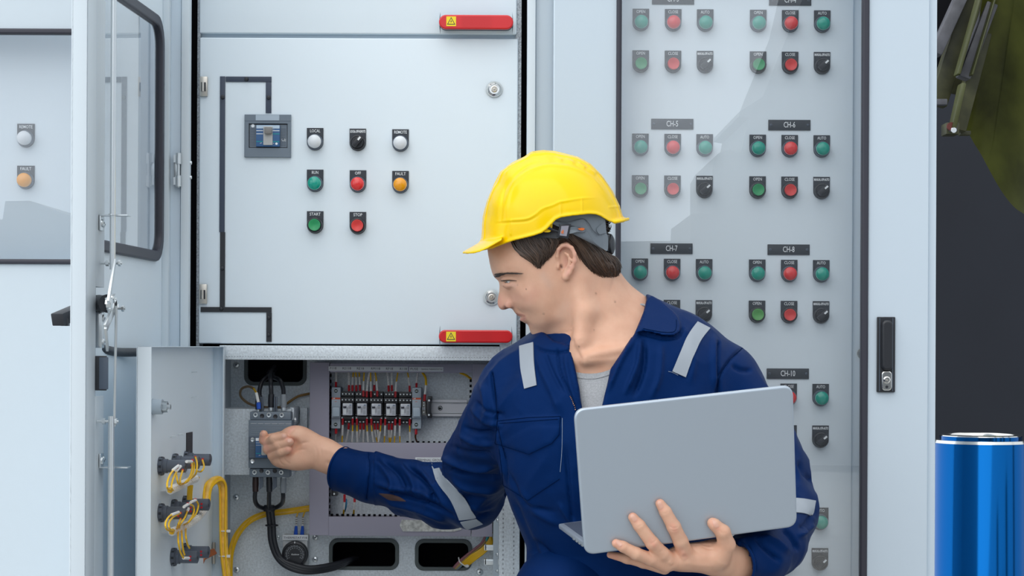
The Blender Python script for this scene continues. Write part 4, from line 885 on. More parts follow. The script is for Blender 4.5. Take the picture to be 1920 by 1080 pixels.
for (x0, y0, x1, y1) in ((305, 926, 333, 924), (307, 1004, 333, 1002)):
    mb = MB(); P = [Q2(x0, y0, .002), Q2(x1, y1 - 0, .012), Q2(x1 + 30, y1 - 14, .012), Q2(x0 + 30, y0 - 8, .002)]
    vs = [mb.bm.verts.new(p) for p in P] + [mb.bm.verts.new(p + Vector((0, 0, -.0015))) for p in P]
    mb.bm.faces.new(vs[:4]); mb.bm.faces.new(vs[4:][::-1])
    for k in range(4): mb.bm.faces.new((vs[k], vs[k + 4], vs[(k + 1) % 4 + 4], vs[(k + 1) % 4]))
    mb._fin(vs, LABEL); mb.done('wire_shelf', od, label='thin white strip carrying the wires')
mb = MB(); P = [W(390, 950, -.10), W(391, 932, -.09), W(395, 916, -.08), W(403, 907, -.065), W(413, 905, -.05), W(420, 913, -.042), W(422, 930, -.04), W(422.5, 990, -.04), W(424, 1040, -.04), W(430, 1090, -.04)]
mb.tube(P, .0078, WYD, seg=16)
for k in range(6):
    a = k * 1.05; mb.tube([p + Vector((.0062 * math.cos(a + i * .25), -.0042 + .0042 * math.sin(a * 2), .0055 * math.sin(a + i * .25))) for i, p in enumerate(P)], .0019, WY, seg=6)
for yy in (1000, 1047):
    p = W(423.5, yy, -.04); mb.tube([p + Vector((.0088 * math.cos(t), .0088 * math.sin(t), 0)) for t in [i * PI / 8 for i in range(17)]], .0013, TIE, seg=6, sub=1); mb.box(p + Vector((.006, -.008, -.0025)), p + Vector((.013, -.003, .0025)), TIE, bev=.0005)
tag(mb.done('wire_loom'), 'thick yellow wire loom arching over from the open inner door and down the post', 'cable')
mb = MB()
for k in range(5): mb.tube([W(404 + k, 1036 + k * 1.5, -.05), W(396, 1040 + k * 2, -.08), W(388 - k, 1050 + k * 1.5, -.09), W(381 - k * .6, 1068 + k, -.09)], .0028, COPPER, seg=7)
tag(mb.done('copper_braid'), 'copper earthing braid bridging the hinge of the open inner door', 'earthing strap')
mb = MB(); mb.box(W(401, 1020, -.01), W(408, 1062, -.004), NICKEL, bev=.001); mb.cyl(W(405, 1062, -.02), W(405, 1022, -.02), .003, NICKEL); mb.cyl(W(382, 1064, -.07), W(382, 1100, -.07), .003, ZINC); mb.done('hinge', od, label='lower nickel hinge')
# ================================================================== implicit-surface tools for soft shapes
CAMP = np.array([0.0, -DIST, CZ])
def proj(P):
    d = P[:, 1] + DIST; u = P[:, 0] / d * F; v = (CZ - P[:, 2]) / d * F + HZ - 540
    return u * _c + v * _s + 960, -u * _s + v * _c + 540
def A(px, py, Y): return np.array(W(px, py, Y))
def poly_sd(X, Yy, poly):
    poly = np.asarray(poly, float); n = len(poly); d = np.full(X.shape, 1e18); ins = np.zeros(X.shape, bool)
    for i in range(n):
        a = poly[i]; b = poly[(i + 1) % n]; e = b - a; wx = X - a[0]; wy = Yy - a[1]
        t = np.clip((wx * e[0] + wy * e[1]) / (e @ e + 1e-12), 0, 1); d = np.minimum(d, (wx - e[0] * t) ** 2 + (wy - e[1] * t) ** 2)
        c = ((a[1] > Yy) != (b[1] > Yy)) & (X < (b[0] - a[0]) * (Yy - a[1]) / (b[1] - a[1] + 1e-12) + a[0]); ins ^= c
    d = np.sqrt(d); return np.where(ins, -d, d)
def line_d(X, Yy, pl):
    pl = np.asarray(pl, float); d = np.full(X.shape, 1e18); tt = np.zeros(X.shape); L = np.r_[0, np.cumsum(np.hypot(*np.diff(pl, axis=0).T))]
    for i in range(len(pl) - 1):
        a = pl[i]; e = pl[i + 1] - a; t = np.clip(((X - a[0]) * e[0] + (Yy - a[1]) * e[1]) / (e @ e + 1e-12), 0, 1)
        q = (X - a[0] - e[0] * t) ** 2 + (Yy - a[1] - e[1] * t) ** 2; m = q < d; d = np.where(m, q, d); tt = np.where(m, (L[i] + t * (L[i + 1] - L[i])) / L[-1], tt)
    return np.sqrt(d), tt
def smooth_poly(pl, n=4, closed=False):
    pl = [np.array(p, float) for p in pl]; out = []; N = len(pl)
    for i in range(N if closed else N - 1):
        g = (lambda k: pl[k % N]) if closed else (lambda k: pl[min(max(k, 0), N - 1)])
        a, b, c, d = g(i - 1), g(i), g(i + 1), g(i + 2)
        for k in range(n):
            t = k / n; out.append(.5 * (2 * b + (c - a) * t + (2 * a - 5 * b + 4 * c - d) * t * t + (3 * b - a - 3 * c + d) * t ** 3))
    if not closed: out.append(pl[-1])
    return out
class Img:
    """2D function of frame pixels, sampled once and looked up bilinearly"""
    def __init__(s, x0, x1, y0, y1, fn, st=1.0):
        s.x0, s.y0, s.st = x0, y0, st; gx = np.arange(x0, x1 + st, st); gy = np.arange(y0, y1 + st, st); X, Yy = np.meshgrid(gx, gy, indexing='ij'); s.v = fn(X, Yy)
    def __call__(s, px, py):
        a = np.clip((px - s.x0) / s.st, 0, s.v.shape[0] - 1.001); b = np.clip((py - s.y0) / s.st, 0, s.v.shape[1] - 1.001); i = a.astype(int); j = b.astype(int); a -= i; b -= j; v = s.v
        return (v[i, j] * (1 - a) + v[i + 1, j] * a) * (1 - b) + (v[i, j + 1] * (1 - a) + v[i + 1, j + 1] * a) * b
def cap(P, a, b, ra, rb, ys=1.0):
    e = b - a; t = np.clip((P - a) @ e / (e @ e), 0, 1); D = P - a - t[:, None] * e
    if ys != 1: D = D * np.array([1, 1 / ys, 1])
    return (np.sqrt((D * D).sum(1)) - (ra + (rb - ra) * t)) * (min(1, ys) if ys != 1 else 1)
def chain(P, pts, rs, ys=1.0, k=0.0):
    d = None
    for i in range(len(pts) - 1):
        c = cap(P, pts[i], pts[i + 1], rs[i], rs[i + 1], ys); d = c if d is None else (smin(d, c, k) if k else np.minimum(d, c))
    return d
def ell(P, c, r, R=None):
    q = P - c
    if R is not None: q = q @ R
    q0 = q / r; k0 = np.sqrt((q0 * q0).sum(1)); q1 = q / (np.array(r) ** 2); k1 = np.sqrt((q1 * q1).sum(1)) + 1e-9
    return k0 * (k0 - 1) / k1
def smin(a, b, k):
    h = np.clip(.5 + .5 * (b - a) / k, 0, 1); return b * (1 - h) + a * h - k * h * (1 - h)
def smax(a, b, k): return -smin(-a, -b, k)
def nets(fn, lo, hi, h, cs=4):
    lo = np.array(lo, float); n = (np.ceil((np.array(hi) - lo) / (h * cs)).astype(int) + 1) * cs + 1
    cn = (n - 1) // cs + 1; g = [lo[k] + np.arange(cn[k]) * h * cs for k in range(3)]
    C = np.stack(np.meshgrid(*g, indexing='ij'), -1).reshape(-1, 3); cv = ev(fn, C).reshape(cn)
    m = np.abs(cv); blk = m[:-1, :-1, :-1].copy()
    for a in (0, 1):
        for b in (0, 1):
            for c in (0, 1): blk = np.minimum(blk, m[a:a + cn[0] - 1, b:b + cn[1] - 1, c:c + cn[2] - 1])
    act = blk < h * cs * 1.35
    V = np.repeat(np.repeat(np.repeat(cv, cs, 0), cs, 1), cs, 2)[:n[0], :n[1], :n[2]].astype(np.float32).copy()
    fm = np.zeros(n, bool); ai = np.argwhere(act)
    for a in range(cs + 1):
        for b in range(cs + 1):
            for c in range(cs + 1): fm[ai[:, 0] * cs + a, ai[:, 1] * cs + b, ai[:, 2] * cs + c] = True
    idx = np.argwhere(fm); V[fm] = ev(fn, lo + idx * h)
    sg = V < 0; nn = n - 1
    cm = np.zeros(nn, np.int8)
    for a in (0, 1):
        for b in (0, 1):
            for c in (0, 1): cm += sg[a:a + nn[0], b:b + nn[1], c:c + nn[2]]
    ce = np.argwhere((cm > 0) & (cm < 8)); cid = np.full(nn, -1, np.int32); cid[tuple(ce.T)] = np.arange(len(ce))
    cor = np.array([(a, b, c) for a in (0, 1) for b in (0, 1) for c in (0, 1)]); vals = np.stack([V[tuple((ce + k).T)] for k in cor], 1).astype(float)
    pos = np.zeros((len(ce), 3)); cnt = np.zeros(len(ce))
    for i in range(8):
        for j in range(i + 1, 8):
            if np.abs(cor[i] - cor[j]).sum() != 1: continue
            va, vb = vals[:, i], vals[:, j]; mk = (va < 0) != (vb < 0); t = np.where(mk, va / np.where(mk, va - vb, 1), 0)
            pos += np.where(mk[:, None], cor[i] + t[:, None] * (cor[j] - cor[i]), 0); cnt += mk
    pos = lo + (ce + pos / cnt[:, None]) * h; quads = []
    for ax in range(3):
        s0 = [slice(None)] * 3; s1 = [slice(None)] * 3; s0[ax] = slice(0, -1); s1[ax] = slice(1, None)
        ch = sg[tuple(s0)] != sg[tuple(s1)]; e = np.argwhere(ch); b, c = (ax + 1) % 3, (ax + 2) % 3
        e = e[(e[:, b] > 0) & (e[:, c] > 0) & (e[:, b] < nn[b]) & (e[:, c] < nn[c])]
        fl = sg[tuple(s0)][tuple(e.T)]; q = []
        for (db, dc) in ((-1, -1), (0, -1), (0, 0), (-1, 0)): t = e.copy(); t[:, b] += db; t[:, c] += dc; q.append(cid[tuple(t.T)])
        q = np.stack(q, 1); q[~fl] = q[~fl][:, ::-1]; quads.append(q)
    Q = np.concatenate(quads); Q = Q[(Q >= 0).all(1)]
    return pos, Q
def ev(fn, P, ch=400000): return np.concatenate([fn(P[i:i + ch]) for i in range(0, len(P), ch)])
def relax(v, Q, it=1, f=.5):
    for _ in range(it):
        s = np.zeros_like(v); c = np.zeros(len(v))
        for i in range(4):
            a, b = Q[:, i], Q[:, (i + 1) % 4]
            for k in range(3): s[:, k] += np.bincount(a, v[b, k], len(v)) + np.bincount(b, v[a, k], len(v))
            c += np.bincount(a, minlength=len(v)) + np.bincount(b, minlength=len(v))
        v = v + f * (s / np.maximum(c, 1)[:, None] - v)
    return v
def normals(v, Q):
    n = np.cross(v[Q[:, 2]] - v[Q[:, 0]], v[Q[:, 3]] - v[Q[:, 1]]); o = np.zeros_like(v)
    for i in range(4):
        for k in range(3): o[:, k] += np.bincount(Q[:, i], n[:, k], len(v))
    return o / (np.linalg.norm(o, axis=1)[:, None] + 1e-12)
def emboss(v, Q, strokes, near=None):
    """press folds and creases into a surface: (polyline, width px, height mm[, sharpness]) on the side that faces the viewer"""
    n = normals(v, Q); px, py = proj(v); view = v - CAMP; view /= np.linalg.norm(view, axis=1)[:, None]
    f = np.clip(-(n * view).sum(1) * 2.2, 0, 1); out = np.zeros(len(v))
    for st in strokes:
        pl, w, a = st[:3]; pl = np.array(smooth_poly(pl, 4)) if len(pl) > 2 else np.array(pl, float)
        lo = pl.min(0) - 3 * w; hi = pl.max(0) + 3 * w; m = np.where((px > lo[0]) & (px < hi[0]) & (py > lo[1]) & (py < hi[1]) & (f > 0))[0]
        if len(m) == 0: continue
        d, t = line_d(px[m], py[m], pl); tp = np.clip(np.minimum(t, 1 - t) * 5, 0, 1) if len(st) < 4 else 1
        out[m] += a * .001 * np.exp(-(d / w) ** 2) * tp
    return v + n * (out * f)[:, None]
def mk(name, v, Q, m, parent=None, smooth=True):
    me = bpy.data.meshes.new(name); me.vertices.add(len(v)); me.vertices.foreach_set('co', v.astype(np.float32).ravel())
    me.loops.add(Q.size); me.loops.foreach_set('vertex_index', Q.astype(np.int32).ravel()); me.polygons.add(len(Q))
    me.polygons.foreach_set('loop_start', np.arange(0, Q.size, 4, dtype=np.int32)); me.update(calc_edges=True); me.validate()
    me.polygons.foreach_set('use_smooth', [smooth] * len(me.polygons)); me.materials.append(m)
    return link(name, me, parent)
def bvh_of(v, Q): return BVHTree.FromPolygons([tuple(p) for p in v], [tuple(int(i) for i in q) for q in Q])
def cast(bv, px, py, start=0.0):
    t = W(px, py, 1.0); c = Vector(CAMP); d = (t - c).normalized(); h = bv.ray_cast(c + d * start, d)
    return (h[0], h[1]) if h[0] is not None else (None, None)
def patch(mb, bv, rows, off, th, m, sub=6, nrm=True, flat=0):
    """cloth piece laid on a surface: rows of picture points, spread on a grid and dropped onto the surface"""
    rows = [np.array(smooth_poly(r, sub)) if len(r) > 2 else np.array([np.array(r[0]) + (np.array(r[1], float) - r[0]) * k / sub for k in range(sub + 1)]) for r in rows]
    N_ = max(len(r) for r in rows); rows = [np.stack([np.interp(np.linspace(0, 1, N_), np.linspace(0, 1, len(r)), r[:, k]) for k in (0, 1)], 1) for r in rows]
    if len(rows) > 2: R = [np.array([rr[j] for rr in rows]) for j in range(len(rows[0]))]; R = [np.array(smooth_poly(list(c), 4)) for c in R]; G = np.stack(R, 1)
    else: k = 10; G = np.stack([rows[0] + (rows[1] - rows[0]) * i / k for i in range(k + 1)])
    n0, n1 = G.shape[:2]; T = [[None] * n1 for _ in range(n0)]; B = [[None] * n1 for _ in range(n0)]; last = None
    PP = [[None] * n1 for _ in range(n0)]
    for i in range(n0):
        for j in range(n1):
            p, nn_ = cast(bv, *G[i, j])
            if p is None: p, nn_ = last if last else (W(*G[i, j], -.4), Vector((0, -1, 0)))
            elif last and (p - last[0]).length > .09 and j > 0: pass
            last = (p, nn_); PP[i][j] = (p, nn_)
    for _ in range(flat):
        PP = [[tuple(sum((PP[a][b][k] for a, b in ((max(i - 1, 0), j), (min(i + 1, n0 - 1), j), (i, max(j - 1, 0)), (i, min(j + 1, n1 - 1)))), Vector()) / 4 for k in (0, 1)) if 0 < i < n0 - 1 else (sum((PP[i][b][0] for b in (max(j - 1, 0), j, min(j + 1, n1 - 1))), Vector()) / 3, PP[i][j][1]) for j in range(n1)] for i in range(n0)]
    for i in range(n0):
        for j in range(n1):
            p, nn_ = PP[i][j]; u = (nn_.normalized() if nrm else Vector((0, -1, 0)))
            T[i][j] = mb.bm.verts.new(p + u * (off + th)); B[i][j] = mb.bm.verts.new(p + u * (off - .001))
    mi = mb.mi(m); fs = []
    for i in range(n0 - 1):
        for j in range(n1 - 1):
            fs.append(mb.bm.faces.new((T[i][j], T[i + 1][j], T[i + 1][j + 1], T[i][j + 1]))); fs.append(mb.bm.faces.new((B[i][j], B[i][j + 1], B[i + 1][j + 1], B[i + 1][j])))
    for j in range(n1 - 1):
        fs.append(mb.bm.faces.new((T[0][j], T[0][j + 1], B[0][j + 1], B[0][j]))); fs.append(mb.bm.faces.new((T[-1][j + 1], T[-1][j], B[-1][j], B[-1][j + 1])))
    for i in range(n0 - 1):
        fs.append(mb.bm.faces.new((T[i + 1][0], T[i][0], B[i][0], B[i + 1][0]))); fs.append(mb.bm.faces.new((T[i][-1], T[i + 1][-1], B[i + 1][-1], B[i][-1])))
    bmesh.ops.recalc_face_normals(mb.bm, faces=fs)
    for f in fs: f.material_index = mi
class Field:
    """solid whose half-width across the plane Y = yc is given at picture points (a rounded body seen side on)"""
    def __init__(s, edge, inner, yc, bounds):
        s.yc = yc; mm = mmpx(yc); pts = np.array([(x, y) for x, y in edge] + [(x, y) for x, y, w in inner], float); val = np.array([0.0] * len(edge) + [(w * .001) ** 2 for x, y, w in inner])
        sc = 100.0; q = pts / sc; D = np.linalg.norm(q[:, None] - q[None], axis=2); K = np.where(D > 0, D * D * np.log(D + 1e-12), 0); n = len(q)
        M = np.zeros((n + 3, n + 3)); M[:n, :n] = K + np.eye(n) * 1e-5; M[:n, n:] = np.c_[np.ones(n), q]; M[n:, :n] = M[:n, n:].T
        w = np.linalg.solve(M, np.r_[val, 0, 0, 0])
        def fn(X, Yy):
            o = w[n] + w[n + 1] * X / sc + w[n + 2] * Yy / sc
            for i in range(n): r2 = (X / sc - q[i, 0]) ** 2 + (Yy / sc - q[i, 1]) ** 2; o = o + w[i] * .5 * r2 * np.log(r2 + 1e-12)
            return o
        ed = poly_sd
        def full(X, Yy):
            o = fn(X, Yy); sd = poly_sd(X, Yy, edge); return np.where(sd > 0, -np.abs(sd) * mm * .01, np.maximum(o, -sd * mm * .002))
        s.img = Img(*bounds, full); gx, gy = np.gradient(s.img.v); s.gr = Img(0, 1, 0, 1, lambda X, Y_: X); s.gr.x0, s.gr.y0, s.gr.st = bounds[0], bounds[2], 1.0; s.gr.v = np.hypot(gx, gy) / mm
    def __call__(s, P, grow=0.0):
        px, py = proj(P); w = P[:, 1] - s.yc; W2 = s.img(px, py); g = s.gr(px, py)
        return np.clip((w * w - W2) / np.sqrt(4 * w * w + g * g + 1e-5), -.05, .2) - grow
# ================================================================== the worker
YH = -0.385          # plane through the middle of the head
def skin_mat():
    m = bpy.data.materials.new('skin'); m.use_nodes = True; n = m.node_tree; b = n.nodes['Principled BSDF']
    at = n.nodes.new('ShaderNodeAttribute'); at.attribute_name = 'tint'; nz = n.nodes.new('ShaderNodeTexNoise'); nz.inputs['Scale'].default_value = 45; nz.inputs['Detail'].default_value = 5
    tc = n.nodes.new('ShaderNodeTexCoord'); n.links.new(tc.outputs['Object'], nz.inputs['Vector'])
    mx = n.nodes.new('ShaderNodeMix'); mx.data_type = 'RGBA'; mx.blend_type = 'MULTIPLY'; mx.inputs[0].default_value = 1.0
    r = n.nodes.new('ShaderNodeValToRGB'); r.color_ramp.elements[0].position = .3; r.color_ramp.elements[1].position = .7; r.color_ramp.elements[0].color = (.92, .86, .84, 1); r.color_ramp.elements[1].color = (1, 1, 1, 1)
    n.links.new(nz.outputs['Fac'], r.inputs[0]); n.links.new(at.outputs['Color'], mx.inputs[6]); n.links.new(r.outputs[0], mx.inputs[7]); n.links.new(mx.outputs[2], b.inputs['Base Color'])
    b.inputs['Roughness'].default_value = .48; b.inputs['Subsurface Weight'].default_value = .12; b.inputs['Subsurface Radius'].default_value = (1, .35, .2); b.inputs['Subsurface Scale'].default_value = .006
    z = n.nodes.new('ShaderNodeTexNoise'); z.inputs['Scale'].default_value = 600; q = n.nodes.new('ShaderNodeBump'); q.inputs['Strength'].default_value = .12; q.inputs['Distance'].default_value = .001
    n.links.new(tc.outputs['Object'], z.inputs['Vector']); n.links.new(z.outputs['Fac'], q.inputs['Height']); n.links.new(q.outputs[0], b.inputs['Normal']); return m
SKIN = skin_mat()
face_edge = [(913, 440), (912.5, 455), (913, 470), (915, 481), (919, 501), (923, 514), (926, 520), (932, 525), (935.5, 531), (935.8, 542), (934, 554), (932.4, 564), (933, 572.5), (937.5, 579.5), (943, 581.5), (950, 579.5), (957, 577.5), (961, 580), (965, 586), (969.5, 589.5), (975, 592.5), (977.5, 596), (978.5, 601.5), (983, 605), (989.5, 608), (992, 613), (994.5, 621), (1001, 628.5), (1010, 632), (1021, 631), (1035, 627), (1060, 621), (1090, 608), (1115, 590), (1135, 560), (1146, 530), (1149, 503), (1145, 482), (1136, 462), (1135, 430), (1137, 400), (1128, 355), (1105, 318), (1060, 300), (1010, 302), (965, 325), (930, 370), (917, 410)]
face_in = [(930, 400, 45), (960, 370, 60), (1010, 350, 68), (1070, 350, 70), (1115, 400, 55), (1060, 420, 78), (1000, 430, 73), (950, 440, 58), (925, 460, 30), (935, 480, 42), (960, 475, 60), (990, 480, 69), (1030, 480, 74), (1080, 480, 73), (1120, 480, 50), (1136, 485, 28),
           (927, 512, 20), (935, 515, 33), (950, 513, 46), (968, 512, 56), (990, 515, 65), (938.5, 527, 12), (944, 528, 19), (950, 528.5, 25), (957, 528, 32), (966, 527, 42), (947, 535, 22), (954, 536, 33), (963, 536, 41), (974, 526, 50), (985, 530, 59), (1000, 535, 65), (1030, 530, 70), (1070, 530, 68), (1110, 530, 55),
           (939, 545, 7.5), (946, 545, 15), (954, 545, 26), (964, 545, 38), (975, 550, 48), (990, 555, 58), (1010, 560, 63), (937.5, 560, 7.5), (944, 562, 11.5), (938, 570, 8.5), (945, 572, 13.5), (953, 570, 17.5), (958.5, 572, 16), (960, 562, 23), (966, 570, 28), (975, 570, 39), (990, 575, 50), (1015, 580, 57), (1045, 580, 57), (1080, 570, 54),
           (966, 582, 13), (973, 587, 18), (981, 586, 26), (981, 596, 19), (990, 592, 32), (1000, 595, 39), (985, 602, 16), (993, 605, 22), (1005, 608, 33), (1020, 605, 44), (1045, 602, 48), (1003, 618, 19), (1012, 622, 22), (1025, 618, 30), (1045, 614, 34), (1075, 600, 42)]
HEAD = Field(face_edge, face_in, YH, (840, 1240, 260, 700))
def hp(x, y, w): return A(x, y, YH - w * .001)
ear_c = hp(1062, 489, 79)
def ear(P):
    hx = [(1047, 493, 74), (1044, 480, 78), (1046, 467, 82), (1053, 459.5, 84), (1062, 458.5, 86), (1071, 464, 88), (1076.5, 475, 88), (1077, 488, 87), (1073, 501, 84), (1067, 511, 82), (1061, 519, 79)]
    d = chain(P, [hp(*q) for q in hx], [.0026, .003, .0032, .0034, .0036, .0036, .0035, .0033, .0033, .004, .005], k=.002)
    ah = [(1058, 473, 82), (1064, 477, 84), (1068, 486, 84), (1065, 497, 82), (1059, 506, 80)]
    d = smin(d, chain(P, [hp(*q) for q in ah], [.0022, .0028, .0030, .0030, .0028], k=.002), .0035)
    base = ell(P, hp(1062, 486, 70.5), (.0165, .0055, .026), rot_ear)
    d = smin(d, base, .004); d = smin(d, ell(P, hp(1059.5, 516, 77.5), (.0064, .0045, .0088)), .004)
    d = smin(d, ell(P, hp(1045.8, 500, 77), (.0030, .0040, .0045)), .003)
    return smax(d, -ell(P, hp(1052.5, 499, 76), (.0028, .010, .0042)), .002)
_a = math.radians(14); rot_ear = np.array([[math.cos(_a), 0, math.sin(_a)], [0, 1, 0], [-math.sin(_a), 0, math.cos(_a)]])
def torso(P):
    d = ell(P, A(1168, 800, -.375), (.196, .120, .215))
    d = smin(d, chain(P, [A(990, 748, -.365), A(1060, 705, -.365), A(1160, 680, -.37), A(1270, 682, -.37), A(1352, 716, -.365)], [.058, .062, .066, .062, .060], .92, .02), .05)
    d = smin(d, chain(P, [A(1168, 880, -.372), A(1180, 1010, -.350), A(1185, 1200, -.350)], [.170, .160, .170], .64), .06)
    return smin(d, chain(P, [A(1240, 655, -.36), A(1180, 615, -.355)], [.045, .055], 1.0), .03)
def neckf(P):
    d = chain(P, [A(1092, 540, -.385), A(1110, 590, -.39), A(1128, 650, -.395), (A(1130, 700, -.38))], [.056, .058, .064, .085], 1.0, .01)
    d = smin(d, cap(P, A(1120, 545, -.36), A(1215, 628, -.35), .046, .044), .03)
    d = smin(d, chain(P, [A(1083, 530, -.445), A(1096, 585, -.452), A(1090, 640, -.462), A(1082, 668, -.455)], [.013, .016, .013, .010], 1, .01), .022)
    d = smin(d, cap(P, A(1200, 655, -.45), A(1100, 672, -.478), .010, .009), .02)
    return d
def skin_f(P):
    h = HEAD(P)
    h = smin(h, chain(P, [hp(940.5, 526.6, 25), hp(946.5, 524.4, 33.0), hp(955, 523.0, 38.0), hp(966, 525.0, 43.5)], [.0022, .0028, .0030, .0022], k=.002), .0035)
    h = smin(h, chain(P, [hp(943.5, 532.4, 28), hp(951, 533.6, 34.2), hp(962, 531, 39.6)], [.0020, .0028, .0022], k=.002), .004)
    h = smin(h, chain(P, [hp(944, 536, 26.5), hp(950.5, 537.5, 32), hp(959, 536, 38)], [.0028, .0034, .0028], k=.002), .004)
    h = smin(h, ell(P, hp(953.5, 571.5, 15.5), (.0065, .0045, .0075)), .0035)                      # wing of the nose
    h = smax(h, -ell(P, hp(950.5, 578, 11), (.0058, .0052, .0032)), .002)                           # nostril
    h = smax(h, -chain(P, [hp(967, 592.5, 8), hp(976, 592.3, 18), hp(984, 592.8, 27)], [.0007, .0010, .0005]), .0012)
    h = smin(h, chain(P, [hp(976.5, 599, 3), hp(981.5, 598.5, 12), hp(987, 595.8, 20)], [.0026, .0024, .0012], k=.002), .004)
    h = smin(h, chain(P, [hp(971.5, 588.8, 4), hp(976.5, 589.5, 15), hp(983, 591, 23)], [.0026, .0024, .0012], k=.002), .004)
    d = smin(h, neckf(P), .022)
    d = smax(d, -ell(P, hp(1060, 489, 80), (.0082, .0080, .0130), rot_ear), .003)
    d = smin(d, ear(P), .003)
    return smin(d, torso(P) + .012, .03)
def region(P): return P
v1, q1 = nets(skin_f, A(905, 430, -.56) - np.array([.03, 0, .36]), (A(1235, 430, -.25) + np.array([0.02, .0, .02])), .0021)
v1 = relax(v1, q1, 2, .45)
v1 = emboss(v1, q1, [([(1085, 560), (1092, 610), (1078, 660)], 9, .5), ([(1068, 625), (1078, 650), (1095, 680)], 4, -1.8), ([(1060, 632), (1082, 640), (1100, 634)], 3, -.5),
    ([(962, 566), (968, 578), (978, 588)], 3.2, -1.1), ([(1100, 660), (1160, 652), (1200, 640)], 7, 1.6), ([(1090, 672), (1140, 668), (1180, 660)], 5, -1.0), ([(940, 538), (950, 541), (962, 539)], 2.5, -.6),
    ([(926, 516), (940, 513), (960, 511), (975, 514)], 4, 1.4), ([(985, 607), (994, 609)], 2.5, -.8), ([(1000, 540), (985, 550), (975, 560)], 8, .8), ([(1118, 560), (1150, 590), (1190, 612)], 5, -.8)])
EYE_C = hp(956.9, 527.4, 26.6)
# ---- hands
def H(x, y, Y): return A(x, y, Y)
YR = -.010
def hand_r(P):
    d = chain(P, [H(700, 897, YR - .035), H(650, 876, YR - .008), H(612, 857, YR), H(585, 845, YR)], [.030, .0285, .028, .030], .74, .012)
    d = smin(d, ell(P, H(556, 843, YR + .002), (.037, .019, .039)), .018)
    d = smin(d, ell(P, H(556, 823, YR - .006), (.027, .017, .019)), .012)      # ball of the thumb
    d = smin(d, ell(P, H(558, 867, YR - .006), (.032, .017, .017)), .012)      # heel of the hand
    d = smin(d, ell(P, H(528, 858, YR + .002), (.022, .018, .022)), .012)
    f = chain(P, [H(560, 815, YR + .004), H(525, 823, YR + .006), H(505, 827, YR + .004)], [.0105, .0088, .0085], k=.004)
    f = smin(f, chain(P, [H(505, 828, YR + .004), H(497, 829, YR + .000), H(496.5, 818.5, YR - .006)], [.0088, .0088, .0078], k=.004), .003)
    d = smin(d, f, .005)
    m = chain(P, [H(530, 846, YR + .006), H(505, 835, YR - .002), H(516, 827, YR - .021), H(534.5, 823, YR - .027)], [.011, .0100, .0095, .0082], k=.003)
    r = chain(P, [H(532, 856, YR + .004), H(505.5, 846, YR - .004), H(524, 838.5, YR - .024), H(545, 832.5, YR - .030)], [.011, .0102, .0094, .0082], k=.003)
    l = chain(P, [H(538, 868, YR + .002), H(514, 858, YR - .006), H(529, 851, YR - .024), H(542.5, 847.5, YR - .029)], [.011, .0098, .0086, .0076], k=.003)
    d = smax(d, -ell(P, H(551, 839, YR - .030), (.015, .014, .014)), .006)
    for g in (m, r, l): d = smin(d, g, .0018)
    th = chain(P, [H(566, 818, YR + .018), H(535, 822, YR + .026), H(508, 826, YR + .022)], [.012, .0105, .009], k=.004)
    return smin(d, th, .004)
v2, q2 = nets(hand_r, H(470, 915, -.08), H(705, 790, .06), .0014)
v2 = relax(v2, q2, 1, .4)
v2 = emboss(v2, q2, [([(585, 832), (565, 836), (552, 848), (548, 862)], 2.6, -1.1), ([(556, 806), (545, 820), (546, 836)], 2.2, -.8), ([(524, 862), (529, 872), (538, 878)], 1.8, -.9), ([(532, 858), (538, 868), (548, 874)], 1.6, -.8), ([(594, 838), (597, 858), (594, 876)], 2, -.7), ([(602, 836), (605, 856), (603, 874)], 1.6, -.4),
    ([(541, 858), (560, 848), (580, 846)], 2.4, -.8), ([(610, 868), (626, 876), (640, 888)], 4, -1.2), ([(600, 845), (620, 848), (642, 858)], 5, .8), ([(514, 826), (518, 831)], 1.3, -.5), ([(524, 836), (528, 842)], 1.3, -.5), ([(526, 850), (530, 855)], 1.3, -.5), ([(503, 838), (512, 840)], 1.2, -.4)])
LIDP = ((1100.5, 1041, -.712), (1499, 983, -.657), (1078, 767, -.762))      # three corners of the laptop lid
def aff(p3):
    M = np.array([[p[0], p[1], 1] for p in p3], float); return np.linalg.solve(M, np.array([p[2] for p in p3]))
LAF = aff(LIDP)
def LY(x, y): return LAF[0] * x + LAF[1] * y + LAF[2]
